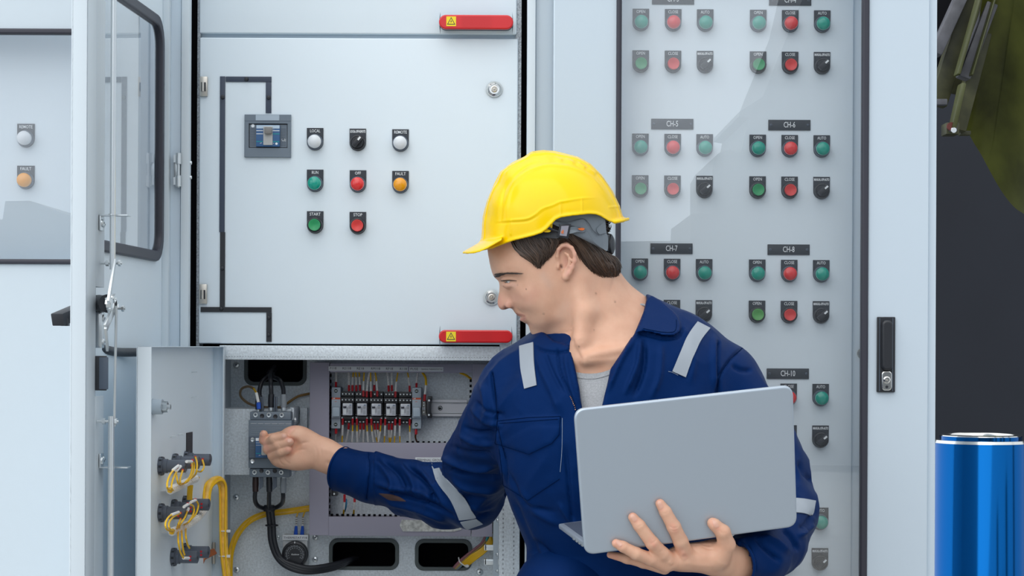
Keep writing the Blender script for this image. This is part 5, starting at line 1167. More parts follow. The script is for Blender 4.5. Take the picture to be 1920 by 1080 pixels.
def hand_l(P):
    def L(x, y, r, o=0.0): return A(x, y, LY(x, y) - r + o)
    d = chain(P, [L(1420, 1062, 0, .065), L(1380, 1050, 0, .045), L(1345, 1042, 0, .025)], [.031, .030, .029], .78, .01)
    d = smin(d, ell(P, L(1305, 1042, 0, .014), (.044, .021, .023)), .018)
    d = smin(d, ell(P, L(1272, 1048, 0, .006), (.026, .016, .015)), .014)
    def fin(pts, rs): return chain(P, [L(x, y, r, o) for (x, y, o), r in zip(pts, rs)], rs, k=.003)
    t = fin([(1352, 1040, .022), (1366, 1018, .010), (1359, 994, 0), (1343, 980, .0005), (1339, 977, .001)], [.018, .0138, .0115, .0092, .0080])
    d = smin(d, t, .008)
    i = fin([(1290, 1040, .016), (1280, 1012, .002), (1267, 985, -.002), (1251, 957, .0), (1241, 942, .001)], [.0135, .0112, .0106, .0092, .0074])
    m = fin([(1262, 1050, .014), (1246, 1036, .004), (1227, 1016, -.002), (1202, 983, .0), (1190, 968, .001)], [.0130, .0110, .0104, .0092, .0074])
    r = fin([(1252, 1057, .014), (1224, 1046, .004), (1197, 1036, -.001), (1172, 1023, .0), (1159, 1017, .001)], [.0118, .0102, .0096, .0084, .0068])
    l = chain(P, [L(1250, 1062, 0, .018), L(1210, 1052, 0, .020), L(1180, 1045, 0, .022), L(1148, 1038.5, 0, .026)], [.0105, .0088, .0080, .0054], k=.004)
    for g in (i, m, r, l): d = smin(d, g, .005)
    return d
v3, q3 = nets(hand_l, A(1130, 1135, -.78), A(1440, 925, -.57), .0014)
v3 = relax(v3, q3, 1, .4)
v3 = emboss(v3, q3, [([(1258, 984), (1267, 988), (1276, 984)], 1.6, -.7), ([(1259, 990), (1268, 993), (1276, 989)], 1.4, -.5), ([(1222, 1018), (1230, 1014), (1236, 1008)], 1.6, -.6), ([(1245, 960), (1251, 960), (1257, 955)], 1.4, -.5), ([(1197, 986), (1203, 985), (1209, 980)], 1.4, -.5), ([(1166, 1026), (1172, 1024), (1178, 1018)], 1.3, -.4),
    ([(1288, 1030), (1282, 1040), (1290, 1048)], 4, 1.4), ([(1258, 1050), (1265, 1056)], 4, 1.0), ([(1312, 1012), (1325, 1018), (1340, 1020)], 1.8, -.9), ([(1318, 1020), (1332, 1026), (1346, 1026)], 1.8, -.8), ([(1300, 1022), (1312, 1032), (1330, 1036)], 2.4, -.6), ([(1352, 990), (1358, 996), (1366, 994)], 1.5, -.5), ([(1275, 1050), (1310, 1056), (1350, 1058)], 5, .8), ([(1240, 1034), (1248, 1028)], 2, -.4)])
# ---- one body: head, neck and chest, both hands, and the arms inside the sleeves
ARM_R = [A(985, 755, -.355), A(935, 800, -.30), A(884, 924, -.155), A(762, 915, -.075), A(705, 899, -.047)]; ARM_L = [A(1365, 735, -.37), A(1450, 870, -.42), A(1470, 950, -.462), A(1425, 1045, -.59)]
def arms(P): return np.minimum(chain(P, ARM_R, [.044, .040, .036, .030, .028]), chain(P, ARM_L, [.044, .038, .034, .028]))
def trunk_in(P): return smin(torso(P) + .018, arms(P), .02)
v4, q4 = nets(trunk_in, A(600, 1085, -.68) - np.array([0, 0, .04]), A(1560, 700, .02), .009, 2)
V = np.concatenate([v1, v2, v3, v4]); Q = np.concatenate([q1, q2 + len(v1), q3 + len(v1) + len(v2), q4 + len(v1) + len(v2) + len(v3)])
person = mk('person', V, Q, SKIN)
tag(person, 'person in navy coverall and yellow helmet, reaching into the open cabinet while holding a laptop', 'person')
base = np.array([.76, .45, .31]); colr = np.tile(base, (len(V), 1)); PX, PY = proj(V)
def tintp(pl, w, c, s=1.0, mask=None):
    pl = np.array(pl, float); lo = pl.min(0) - 3 * w; hi = pl.max(0) + 3 * w; m = (PX > lo[0]) & (PX < hi[0]) & (PY > lo[1]) & (PY < hi[1])
    if mask is not None: m &= mask
    m = np.where(m)[0]
    if len(m): d, _ = line_d(PX[m], PY[m], pl); k = (s * np.exp(-(d / w) ** 2))[:, None]; colr[m] = colr[m] * (1 - k) + np.array(c) * k
hd = np.arange(len(V)) < len(v1); hn = ~hd
tintp([(969, 589), (976, 590), (983, 592)], 2.0, (.36, .13, .11), .9, hd); tintp([(977, 599), (984, 597)], 3.0, (.58, .25, .21), .85, hd)
tintp([(927, 517), (933, 515), (940, 513)], 3.0, (.20, .10, .07), .6, hd); tintp([(940, 513), (966, 511.5)], 1.8, (.28, .15, .10), .45, hd); tintp([(934, 560), (940, 577), (952, 573)], 9, (.66, .33, .26), .6, hd); tintp([(955, 560), (990, 560), (1000, 550)], 16, (.70, .38, .28), .55, hd); tintp([(945, 535), (965, 535)], 5, (.58, .33, .27), .4, hd)
tintp([(1000, 622), (1030, 615), (1050, 600), (1060, 575)], 14, (.62, .44, .35), .3, hd); tintp([(1018, 515), (1030, 535)], 8, (.64, .47, .39), .3, hd)
tintp([(1047, 470), (1060, 458), (1076, 470), (1077, 490), (1062, 515)], 4, (.74, .36, .28), .6, hd); tintp([(1051, 497), (1052, 500)], 2.6, (.10, .03, .02), .9, hd); tintp([(1058, 485), (1062, 498)], 5, (.66, .32, .25), .5, hd); tintp([(947, 579), (951, 578)], 2.2, (.16, .05, .04), .7, hd)  # dark spots paint the shade inside the ear canal and nostril
for x, y, r in ((1117, 549, 1.3), (1153, 564, 1.4), (1019, 588, 1.3), (970, 534, 1.0), (1114, 618, 1.1), (1086, 649, 1.6), (986, 542, .8)): tintp([(x, y), (x + .1, y)], r, (.16, .07, .05), .9, hd)
for pl in ([(491, 812), (494, 832)], [(535, 822), (541, 825)], [(545, 830), (551, 829)], [(541, 846), (548, 848)], [(500, 838), (506, 850)], [(553, 803), (545, 812)]): tintp(pl, 5, (.80, .36, .28), .55, hn)
for pl in ([(1238, 938), (1243, 950)], [(1187, 962), (1196, 975)], [(1156, 1014), (1166, 1022)], [(1338, 975), (1350, 988)], [(1264, 982), (1270, 992)], [(1224, 1012), (1230, 1020)], [(1280, 1030), (1290, 1040)], [(1140, 1038), (1160, 1043)]): tintp(pl, 6, (.76, .33, .24), .5, hn)
at = person.data.color_attributes.new('tint', 'FLOAT_COLOR', 'POINT'); at.data.foreach_set('color', np.c_[colr, np.ones(len(V))].astype(np.float32).ravel())
BV_S = bvh_of(v1, q1); BV_R = bvh_of(v2, q2); BV_L = bvh_of(v3, q3)
NAIL = mat('fingernail', (.70, .39, .29), .3, coat=.2)
for bv, lst in ((BV_R, [((529, 818.5), (537, 817.8), (539.5, 823), (531.5, 825)), ((539.5, 828.5), (547, 825.8), (550.5, 831), (543, 834)), ((490, 811), (494.5, 812), (493, 822), (489.8, 820))]), (BV_L, [((1235, 940), (1242, 937), (1247.5, 948), (1241, 952)), ((1184, 966), (1191, 961.5), (1198.5, 971.5), (1191.5, 976)), ((1158, 1014), (1163, 1010), (1170.5, 1019), (1165, 1023.5)), ((1338, 972), (1346, 973.5), (1352, 983), (1344, 986))])):
    for a, b, c, d in lst:
        mb = MB(); a, b, c, d = [np.array(t, float) for t in (a, b, c, d)]; patch(mb, bv, [[a + (b - a) * .15, (a + b) / 2 + ((a + b) - (c + d)) * .06, a + (b - a) * .85], [a + (d - a) * .35, (a + b) / 2 + (c + d - a - b) * .175, b + (c - b) * .35], [d, (c + d) / 2 + ((c + d) - (a + b)) * .04, c]], .0001, .0004, NAIL, sub=3); mb.done('fingernail', person, 70)
# eye
EW = mat('eye_white', (.72, .68, .66), .15, coat=.5); EI = mat('eye_iris', (.12, .16, .17), .1, coat=1); EP = mat('eye_pupil', (.01, .01, .01), .1, coat=1)
mb = MB(); mb.lathe([(0, .01125), (.0018, .0112)], EYE_C, (-.80, -.52, -.22), EP, seg=20); mb.lathe([(.0018, .0112), (.0053, .00995)], EYE_C, (-.80, -.52, -.22), EI, seg=24)
mb.lathe([(.0112 * math.sin(t), .0112 * math.cos(t)) for t in [.47 + k * .2 for k in range(13)]] + [(0, -.0112)], EYE_C, (-.80, -.52, -.22), EW, seg=24); mb.done('eye', person, 80)
HAIRM = mat('brown_hair', (.045, .026, .017), .42, bump=.9, bscale=35, stretch=(14, 14, 1.2))
mb = MB(); rs = random.Random(3)
mb.tube([hp(938.5, 526.8, 27), hp(944, 526.4, 36), hp(950, 526.0, 40.3), hp(957, 525.8, 42.6), hp(968, 526.2, 46.5)], [.0006, .0011, .0011, .0010, .0003], HAIRM, seg=5)
for k in range(170):
    t = rs.random() ** 1.5; x = 926 + 48 * t; y = 518.5 - 5.5 * min(1, t * 2.5) - .8 * t + rs.uniform(-4.0, 3.6) * max(.28, 1 - 2.0 * t); L = rs.uniform(5, 9); p, n_ = cast(BV_S, x, y); p2, n2 = cast(BV_S, x + L, y - 2.4 + 2.5 * t)
    if p and p2: mb.tube([p + n_ * .0002, (p + p2) / 2 + n_ * .0012, p2 + n2 * .0006], [.00036, .00034, .0001], HAIRM, seg=4, sub=2)
for k in range(0):
    t = k / 25; x = 941 + 26 * t; y = 525.5 - 4 * math.sin(PI * t) + 1; p, n_ = cast(BV_S, x, y)
    if p: mb.tube([p, p + Vector((-.003, -.0015, .0006 - .0018))], [.0003, .0001], HAIRM, seg=4)
mb.done('eyebrow', person)
# ================================================================== coverall
NAVY = mat('navy_twill', (.0009, .0155, .080), .5, bump=.35, bscale=1400, spec=.30); _b = NAVY.node_tree.nodes['Principled BSDF']; _b.inputs['Specular Tint'].default_value = (.12, .30, 1, 1)
SILV = mat('reflective_tape', (.34, .38, .43), .5, bump=.15, bscale=1200)
def vnoise(P, s, seed=0):
    q = P * s; i = np.floor(q).astype(np.int64); f = q - i; f = f * f * (3 - 2 * f); o = 0
    for a in (0, 1):
        for b in (0, 1):
            for c in (0, 1):
                h = ((i[:, 0] + a) * 73856093 ^ (i[:, 1] + b) * 19349663 ^ (i[:, 2] + c) * 83492791 ^ seed * 2654435761) & 0xffffffff
                h = (h ^ (h >> 13)) * 1274126177 & 0xffffffff; r = ((h ^ (h >> 16)) & 0xffff) / 65535.0
                o = o + r * (f[:, 0] if a else 1 - f[:, 0]) * (f[:, 1] if b else 1 - f[:, 1]) * (f[:, 2] if c else 1 - f[:, 2])
    return o * 2 - 1
vee = Img(960, 1260, 440, 800, lambda X, Y_: poly_sd(X, Y_, [(990, 600), (1040, 640), (1066, 648), (1072, 662), (1080, 697), (1094, 775), (1128, 775), (1147, 691), (1170, 655), (1190, 624), (1206, 585), (1212, 558), (1208, 540), (1150, 460), (1000, 540)]))
col_r = Img(1160, 1300, 530, 650, lambda X, Y_: poly_sd(X, Y_, [(1189, 624), (1201, 600), (1210, 574), (1213, 557), (1222, 551), (1240, 562), (1262, 580), (1272, 592), (1276, 606), (1275, 620), (1262, 627), (1248, 627), (1222, 621), (1206, 618)])); cr_a = aff([(1216, 556, -.405), (1272, 618, -.452), (1192, 622, -.476)])
col_l = Img(970, 1100, 590, 680, lambda X, Y_: poly_sd(X, Y_, [(993, 618), (1010, 612), (1072, 606), (1073, 640), (1070, 650), (1046, 654), (1018, 649), (1002, 640)])); cl_a = aff([(1000, 625, -.385), (1070, 640, -.445), (1030, 650, -.425)])
def slab(P, im, a, th, px, py): return smax(im(px, py) * .0009, np.abs(P[:, 1] - (a[0] * px + a[1] * py + a[2])) - th, .002)
ARC = [A(968, 748, -.355), A(935, 800, -.30), A(905, 865, -.215), A(884, 922, -.155)]
ARF = [A(884, 930, -.155), A(835, 929, -.12), A(762, 915, -.075), A(700, 899, -.045), A(641, 882, -.012)]
ALC = [A(1352, 722, -.365), A(1405, 790, -.385), A(1450, 870, -.42), A(1472, 945, -.46)]
ALF = [A(1472, 955, -.465), A(1462, 1010, -.53), A(1425, 1042, -.59), A(1383, 1053, -.628)]
def cover(P):
    px, py = proj(P)
    d = torso(P) - .006
    d = smin(d, cap(P, A(1160, 640, -.355), A(1290, 668, -.36), .062, .055), .02)
    d = smin(d, cap(P, A(1040, 672, -.365), A(965, 700, -.36), .042, .040), .03)
    ra = chain(P, ARC, [.066, .062, .060, .058], 1, .015); rf = chain(P, ARF, [.056, .054, .047, .0435, .0405], 1, .012)
    r = smin(ra, rf, .012)
    l = smin(chain(P, ALC, [.064, .060, .056, .052], 1, .015), chain(P, ALF, [.052, .048, .042, .037], 1, .012), .012)
    d = smin(d, r, .018); d = smin(d, l, .018)
    cutR = (P - ARF[-1]) @ ((ARF[-1] - ARF[-2]) / np.linalg.norm(ARF[-1] - ARF[-2])); d = smax(d, cutR, .002)
    cutL = (P - ALF[-1]) @ ((ALF[-1] - ALF[-2]) / np.linalg.norm(ALF[-1] - ALF[-2])); d = np.where(px < 1440, np.where((px > 1320) & (P[:, 1] < -.50) & (py > 980), smax(d, cutL, .002), d), d)
    v = np.maximum(vee(px, py) * .0009, P[:, 1] + .335); d = smax(d, -v, .003)
    ins = np.minimum(cap(P, ARF[-1] + (ARF[-1] - ARF[-2]), ARF[-2], .0345, .0345), cap(P, ALF[-1] + (ALF[-1] - ALF[-2]) * .5, ALF[-2], .0325, .0325)); d = smax(d, -ins, .002)
    d = smin(d, slab(P, col_r, cr_a, .0042, px, py), .0015); d = smin(d, slab(P, col_l, cl_a, .005, px, py), .0015)
    return d
cv, cq = nets(cover, A(600, 1085, -.74) - np.array([.06, 0, .12]), A(1575, 530, .06), .0028)
cv = relax(cv, cq, 1, .5)
SL = lambda P: None
n_ = normals(cv, cq); arm = np.minimum(chain(cv, ARC, [.07] * 4), chain(cv, ARF, [.06] * 5)); arm = np.minimum(arm, np.minimum(chain(cv, ALC[1:], [.065] * 3), chain(cv, ALF, [.055] * 4)))
wgt = .35 + .65 * np.clip(1 - arm / .03, 0, 1)
q_ = cv @ np.array([[.8, 0, .6], [0, 1, 0], [-.6, 0, .8]])
rid = (1 - np.abs(vnoise(q_ * np.array([1, 1, .45]), 26, 1)) * 2) * .0042 + (1 - np.abs(vnoise(q_ * np.array([.5, 1, 1.1]), 44, 5)) * 2) * .0010 + vnoise(cv, 15, 9) * .002
px_, py_ = proj(cv); clean = np.clip((np.minimum(np.abs(col_r(px_, py_)), 99) if False else 1), 0, 1)
calm = np.where((px_ > 1185) & (px_ < 1280) & (py_ < 632), .25, 1) * np.where((px_ < 705) & (px_ > 600), .3, 1)
cv = cv + n_ * (rid * wgt * calm)[:, None]
folds = [
 # outstretched sleeve: forearm
 ([(693, 848), (695, 880), (692, 912), (690, 938)], 2.2, -1.8, 1), ([(700, 862), (735, 900), (742, 940)], 6, 3), ([(712, 858), (748, 890), (765, 930)], 5, -3), ([(745, 868), (775, 900), (790, 945)], 7, 3.5), ([(760, 872), (800, 905), (822, 950)], 5, -4),
 ([(785, 878), (820, 918), (848, 962)], 6, 3), ([(700, 905), (740, 918), (790, 925), (840, 950)], 5, 3), ([(705, 918), (750, 930), (800, 942), (860, 972)], 4.5, -4), ([(720, 945), (780, 958), (850, 984)], 5, 2),
 ([(800, 868), (822, 880), (850, 880)], 4, -3), ([(812, 852), (850, 868), (900, 880), (940, 872)], 6, 4), ([(820, 862), (855, 882), (905, 896), (950, 892)], 5, -4.5), ([(835, 890), (870, 915), (915, 922), (945, 918)], 6, 3), ([(840, 905), (880, 932), (925, 940)], 5, -3.5), ([(865, 945), (900, 955), (935, 945)], 6, 2.5), ([(865, 960), (895, 970), (930, 958)], 4, -2),
 ([(845, 835), (880, 850), (925, 850)], 5, -3), ([(858, 812), (890, 830), (935, 835)], 6, 3), ([(868, 800), (900, 812), (940, 808)], 5, -3), ([(884, 762), (912, 790), (948, 800)], 6, 3), ([(890, 750), (915, 772), (950, 778)], 4.5, -2.5),
 # armhole and shoulder of the outstretched arm
 ([(922, 700), (928, 745), (934, 800), (950, 860), (952, 930)], 3, -3.2, 1), ([(905, 715), (912, 750), (915, 790)], 7, 3), ([(935, 800), (945, 850), (944, 905)], 6, 2.5),
 # collar edges
 ([(1202, 623), (1222, 628), (1248, 633), (1272, 629), (1281, 614)], 2.6, -1.6, 1), ([(998, 646), (1018, 656), (1046, 660), (1070, 656)], 2.6, -1.8, 1),
 # chest
 ([(1000, 660), (1030, 720), (1055, 780)], 8, 2), ([(1045, 655), (1052, 700), (1074, 745), (1084, 778)], 2.2, -1.8, 1), ([(1060, 655), (1066, 700), (1086, 770)], 5, 1.8), ([(1020, 655), (1038, 700), (1060, 740)], 4, -1.6),
 ([(1200, 628), (1196, 680), (1172, 740)], 5, 3), ([(1210, 632), (1208, 690), (1188, 745)], 5, -3.5), ([(1192, 630), (1165, 675), (1140, 735)], 4, 2.5), ([(1240, 640), (1238, 700), (1222, 745)], 6, 1.8),
 ([(1348, 640), (1346, 680), (1350, 735)], 3.5, -3.5, 1), ([(1340, 622), (1340, 680), (1342, 730)], 7, 2.5), ([(1395, 646), (1372, 668), (1352, 700), (1345, 735)], 3, -2.6, 1), ([(1372, 680), (1390, 690), (1412, 690)], 5, -2), ([(1280, 610), (1300, 650), (1296, 720)], 8, 1.5),
 ([(945, 935), (962, 985), (992, 1050)], 6, 2), ([(960, 925), (985, 985), (1020, 1060)], 7, -2.5), ([(975, 910), (1010, 960), (1060, 985)], 8, 2), ([(1000, 1010), (1040, 1045), (1060, 1080)], 7, -2.5), ([(1062, 830), (1068, 900), (1080, 1000)], 4, -1.8), ([(1050, 940), (1070, 970), (1090, 990)], 6, 2), ([(955, 880), (990, 945), (1050, 960)], 6, -2),
 # far sleeve by the laptop
 ([(1500, 858), (1512, 885), (1530, 900)], 5, -3), ([(1500, 985), (1515, 978), (1532, 950)], 5, -3), ([(1498, 1000), (1512, 995), (1530, 975)], 6, 3), ([(1470, 985), (1490, 1005), (1500, 1030)], 5, -3), ([(1430, 1000), (1462, 1012), (1485, 1035)], 6, 3), ([(1420, 1000), (1440, 1025), (1470, 1050)], 5, -3), ([(1400, 1005), (1412, 1030), (1420, 1070)], 4, -2.5)]
tapes = [[(811, 868), (823, 905), (850, 938), (866, 977), (896, 973), (882, 945), (866, 924), (836, 893), (817, 864)], [(975, 650), (985, 729), (1008, 722), (1001, 642)], [(1307, 601), (1290, 625), (1277, 655), (1261, 694), (1286, 705), (1302, 662), (1314, 635), (1331, 613)]]
c2 = emboss(cv, cq, [(f[0], f[1] * .82, f[2] * 2.3, *f[3:]) for f in folds]); px_, py_ = proj(cv); tm = np.ones(len(cv))
for t_ in tapes: tm = np.minimum(tm, np.clip(.12 + .88 * poly_sd(px_, py_, t_) / 9, .12, 1))
cv = cv + (c2 - cv) * tm[:, None]
def raise_poly(v, Q, poly, h, e=1.6):
    n = normals(v, Q); px, py = proj(v); P = np.array(poly); m = np.where((px > P[:, 0].min() - 9) & (px < P[:, 0].max() + 9) & (py > P[:, 1].min() - 9) & (py < P[:, 1].max() + 9) & (n[:, 1] < 0))[0]
    sd = poly_sd(px[m], py[m], poly); o = np.zeros(len(v)); o[m] = h * .001 / (1 + np.exp(np.clip(sd / e, -30, 30))); return v + n * o[:, None]
pocket = [(937, 835), (945, 885), (950, 912), (992, 938), (1050, 898), (1053, 800), (1000, 800)]; flap = [(934, 789), (990, 782), (1053, 780), (1051, 812), (1038, 830), (996, 851), (960, 838), (931, 831)]
cv = raise_poly(cv, cq, pocket, 1.5); cv = raise_poly(cv, cq, flap, 2.8)
n_ = normals(cv, cq); u_ = cv - CAMP; facing = (n_ * (u_ / np.linalg.norm(u_, axis=1)[:, None])).sum(1)
cover_o = mk('coverall', cv, cq, NAVY, person); cover_o['label'] = 'navy blue long-sleeved coverall with collar'
BV_C = bvh_of(cv, cq)
# trouser legs and boots below the frame
def legs(P):
    d = None
    for x, k in ((1085, -1), (1270, 1)):
        t = chain(P, [A(x + k * 6, 1100, -.38) * np.array([1, 1, 0]) + np.array([0, 0, z]) + np.array([k * .01 * i, 0, 0]) for i, z in enumerate((1.02, .75, .5, .12))], [.105, .095, .075, .072], .95, .02)
        b = cap(P, np.array([t_[0] for t_ in [A(x + k * 25, 1100, -.38)]] + [-.37, .045]), np.array([A(x + k * 25, 1100, -.38)[0] + k * .02, -.55, .040]), .048, .040); t = smin(t, b, .03); d = t if d is None else smin(d, t, .03)
    return d
lv, lq = nets(legs, (-.05, -.65, -.01), (.5, -.2, 1.10), .012, 2); mk('trouser_legs', lv, lq, NAVY, person)
for P_, r_, k_ in ((ARF, .0405, 0), (ALF, .037, 0)):
    ax_ = Vector(P_[-1] - P_[-2]).normalized(); u1 = ax_.orthogonal().normalized(); u2 = ax_.cross(u1); c0 = Vector(P_[-1]) - ax_ * .001; mb = MB()
    mb.tube([c0 + (u1 * math.cos(t) + u2 * math.sin(t)) * (r_ + .0004) for t in [i * PI / 24 for i in range(49)]], .0024, NAVY, seg=8, sub=1, ends=False); mb.done('cuff_hem', person)
# reflective tape
def tape(rows, lab, off=.0015, flat=0):
    mb = MB(); patch(mb, BV_C, rows, off, .0008, SILV, sub=5, flat=flat); mb.done('reflective_tape', person, 60, lab)
tape([[(975, 650), (978, 690), (985, 729)], [(1001, 642), (1003, 682), (1008, 722)]], 'silver tape over the right shoulder')
tape([[(1307, 601), (1290, 625), (1277, 655), (1261, 694)], [(1331, 613), (1314, 635), (1302, 662), (1286, 705)]], 'silver tape over the left shoulder')
tape([[(811, 868), (823, 905), (850, 938), (866, 977)], [(817, 864), (836, 893), (866, 924), (882, 945), (896, 973)]], 'silver tape band around the right sleeve', .0018, 2)
tape([[(867, 979), (874, 988), (880, 992)], [(896, 973), (903, 978), (908, 982)]], 'underside of the silver tape band')
tape([[(1494, 930), (1510, 931), (1531, 934)], [(1494, 957), (1510, 958), (1526, 962)]], 'silver tape band around the left sleeve')
# stitched seams, zip
STI = mat('light_stitch', (.10, .16, .30), .7)
def lin(pl): return [tuple(np.array(a, float) + (np.array(b, float) - a) * k / 8) for a, b in zip(pl, pl[1:]) for k in range(8)] + [pl[-1]]
def seam(pl, w=.0006, m=STI, name='seam', dash=None, off=.0006):
    mb = MB(); pts = smooth_poly(pl, 8) if len(pl) > 2 else [np.array(pl[0]) + (np.array(pl[1], float) - pl[0]) * k / 20 for k in range(21)]; P = []
    for p in pts:
        h, n = cast(BV_C, *p)
        if h: P.append(h + n * off)
    if dash:
        for a, b in zip(P[::2], P[1::2]): mb.tube([a, a.lerp(b, .75)], w, m, seg=5, sub=1)
    else: mb.tube(P, w, m, seg=5, sub=1)
    return mb.done(name, person)
SEAMD = mat('navy_seam', (.0008, .010, .05), .9, spec=.03)
for pl in (lin([(934, 790), (990, 783), (1052, 780), (1050, 814), (1037, 830), (994, 851), (931, 832), (934, 790)]), lin([(938, 794), (1048, 785)]), lin([(938, 842), (947, 910), (992, 938), (1052, 897)]), [(693, 849), (695, 880), (692, 912), (690, 938)], [(925, 700), (930, 745), (936, 800), (950, 860)], [(1395, 647), (1372, 668), (1352, 700), (1346, 735)], [(1206, 614), (1240, 620), (1262, 620), (1268, 612), (1268, 597)]): seam(pl, .00045, SEAMD)
seam([(1056, 783), (1056, 840), (1053, 884)], .0005, mat('pale_thread', (.25, .32, .45), .6)); seam([(1070, 742), (1074, 750), (1079, 762), (1084, 778)], .0011, mat('zip_copper', (.35, .20, .13), .4, .5), 'zip', dash=1)
seam([(1254, 694), (1262, 696), (1272, 701)], .0005, mat('pale_thread', (.25, .32, .45)))
# dark patch laid on the sleeve, coloured as shaded skin inside its vent
mb = MB(); patch(mb, BV_C, [[(714, 927), (735, 929), (752, 934), (764, 941)], [(714, 928), (732, 939), (748, 941), (764, 942)]], .0002, .0004, mat('shaded_skin', (.06, .03, .025), .8), sub=4); mb.done('sleeve_vent', person, 60, 'open slit of the sleeve, its forearm skin painted dark with shade')
# grey undershirt
TEE = mat('heather_grey', (.40, .41, .43), .85, bump=.5, bscale=900, var=.16, vscale=420)
mb = MB(); patch(mb, BV_S, [[(1060, 690), (1082, 697), (1108, 700), (1130, 697), (1155, 688)], [(1060, 740), (1085, 740), (1108, 742), (1130, 740), (1150, 735)], [(1066, 800), (1085, 800), (1108, 800), (1130, 800), (1150, 800)]], .003, .002, TEE, sub=6)
patch(mb, BV_S, [[(1060, 689), (1082, 696), (1108, 699), (1130, 696), (1155, 687)], [(1060, 699), (1082, 706.5), (1108, 710), (1130, 706.5), (1155, 697)]], .0035, .0028, TEE, sub=6); mb.done('undershirt', person, 60, 'heather grey t-shirt')
mb = MB(); mb.tube([A(1196, 572, -.40), A(1203, 569, -.40), A(1211, 571, -.402)], .002, TEE); mb.done('undershirt', person)

# ================================================================== hair
hl = [(905, 425), (957, 452), (963, 466), (974, 480), (990, 490), (1002, 498), (1009.5, 504), (1014, 499), (1024, 489), (1033, 479), (1039, 468), (1047, 458), (1060, 453), (1074, 458), (1081, 470), (1088, 486), (1097, 499), (1105, 511), (1118, 516), (1132, 521), (1148, 519), (1159, 519), (1172, 506), (1166, 488), (1154, 479), (1141, 474), (1136, 466), (1137, 444), (1146, 432), (1148, 400), (1140, 380), (1000, 330), (905, 400)]
hl_i = Img(880, 1200, 300, 560, lambda X, Y_: poly_sd(X, Y_, hl))
def hairf(P):
    px, py = proj(P); sd = hl_i(px, py)
    g = HEAD(P) - .0045 * np.clip(-sd / 9, 0, 1) - .0005
    g = smin(g, ell(P, hp(1128, 498, 0), (.030, .050, .024)), .02)
    str_ = np.sin((px * .50 + py * .86) * 1.1 + vnoise(P, 90, 3) * 2.5) * .0006 + vnoise(P, 60, 4) * .0008
    return np.maximum(g - str_ * np.clip(-sd / 4, 0, 1), sd * .0009)
hv, hq = nets(hairf, A(890, 530, -.50), A(1190, 350, -.26), .0018); hair_o = mk('hair', hv, hq, HAIRM, person); hair_o['label'] = 'short dark brown hair below the helmet'
BV_H = bvh_of(hv, hq); rs = random.Random(11); mb = MB()
HAIRL = mat('brown_hair_light', (.085, .048, .030), .35)
guides = [([(958, 450), (966, 466), (985, 482), (1006, 500)], [(1000, 440), (1012, 462), (1022, 478), (1012, 500)]), ([(985, 442), (1000, 462), (1015, 476), (1028, 484)], [(1040, 442), (1046, 450), (1040, 462), (1030, 480)]),
          ([(1052, 436), (1064, 448), (1078, 462), (1090, 486)], [(1092, 434), (1108, 456), (1124, 474), (1140, 492)]), ([(1076, 452), (1090, 474), (1100, 494), (1112, 514)], [(1112, 455), (1128, 470), (1142, 490), (1156, 514)]), ([(1092, 474), (1104, 492), (1118, 506), (1134, 521)], [(1128, 470), (1142, 484), (1150, 500), (1158, 517)]), ([(1118, 468), (1134, 486), (1146, 502), (1151, 519)], [(1138, 476), (1152, 486), (1160, 498), (1162, 513)])]
for a, b in guides:
    for k in range(105):
        t = rs.random(); rr_ = rs.random(); j = [rs.uniform(-3, 3), rs.uniform(-2, 2)]; P = []
        for i, (p, q) in enumerate(zip(a, b)):
            x = p[0] * (1 - t) + q[0] * t + j[0] * (1 + i * .4); y = p[1] * (1 - t) + q[1] * t + j[1] * (1 + i * .3); h, n = cast(BV_H, x, y)
            if h is None: continue
            if P and (h - P[-1]).length > .05: break
            P.append(h + n * (.0010 + rr_ * .0016))
        if len(P) > 2: mb.tube(P, [.0008] + [rs.uniform(.0005, .0013)] * (len(P) - 2) + [.0002], HAIRL if rs.random() < .45 else HAIRM, seg=5, sub=3)
for k in range(30):
    x = rs.uniform(1132, 1143); y = rs.uniform(412, 432); mb.tube([hp(1128, y, rs.uniform(-20, 30)), hp(x, y + 3, rs.uniform(-20, 30)), hp(x + rs.uniform(0, 5), y + rs.uniform(-6, 6), rs.uniform(-20, 30))], [.002, .0012, .0002], HAIRM, seg=4, sub=3)
mb.done('hair_strand', person)

# ================================================================== safety helmet
HY = mat('helmet_yellow', (1.0, .65, .0), .18, spec=.3)
hel = thing('hard_hat', 'bright yellow safety helmet with a peak, worn by the person', 'safety helmet', tuple(hp(1040, 440, 0)))
top = [(903, 450), (904, 439), (905.5, 407), (913, 378), (925, 348), (937, 324), (958, 307), (982, 295), (994, 286), (1015, 283), (1037, 284.5), (1056, 289), (1080, 295), (1104, 308), (1125, 329), (1145, 358), (1158, 385), (1164, 405)]
hedge = top + [(1166, 440), (1158, 500), (1100, 545), (1000, 545), (920, 500), (905, 470)]
hin = [(912, 440, 34), (930, 440, 66), (980, 440, 96), (1040, 435, 106), (1100, 430, 98), (1140, 420, 70), (1157, 410, 38), (912, 405, 28), (930, 385, 62), (980, 375, 93), (1040, 365, 103), (1100, 370, 91), (1140, 385, 55), (935, 345, 30), (960, 335, 62), (1000, 318, 66), (1040, 315, 70), (1080, 325, 68), (1110, 340, 58), (990, 300, 34), (1040, 296, 36), (1010, 296, 34), (1000, 480, 96), (1060, 490, 98), (1120, 470, 76), (950, 480, 70)]
DOME = Field(hedge, hin, YH, (830, 1230, 240, 600))
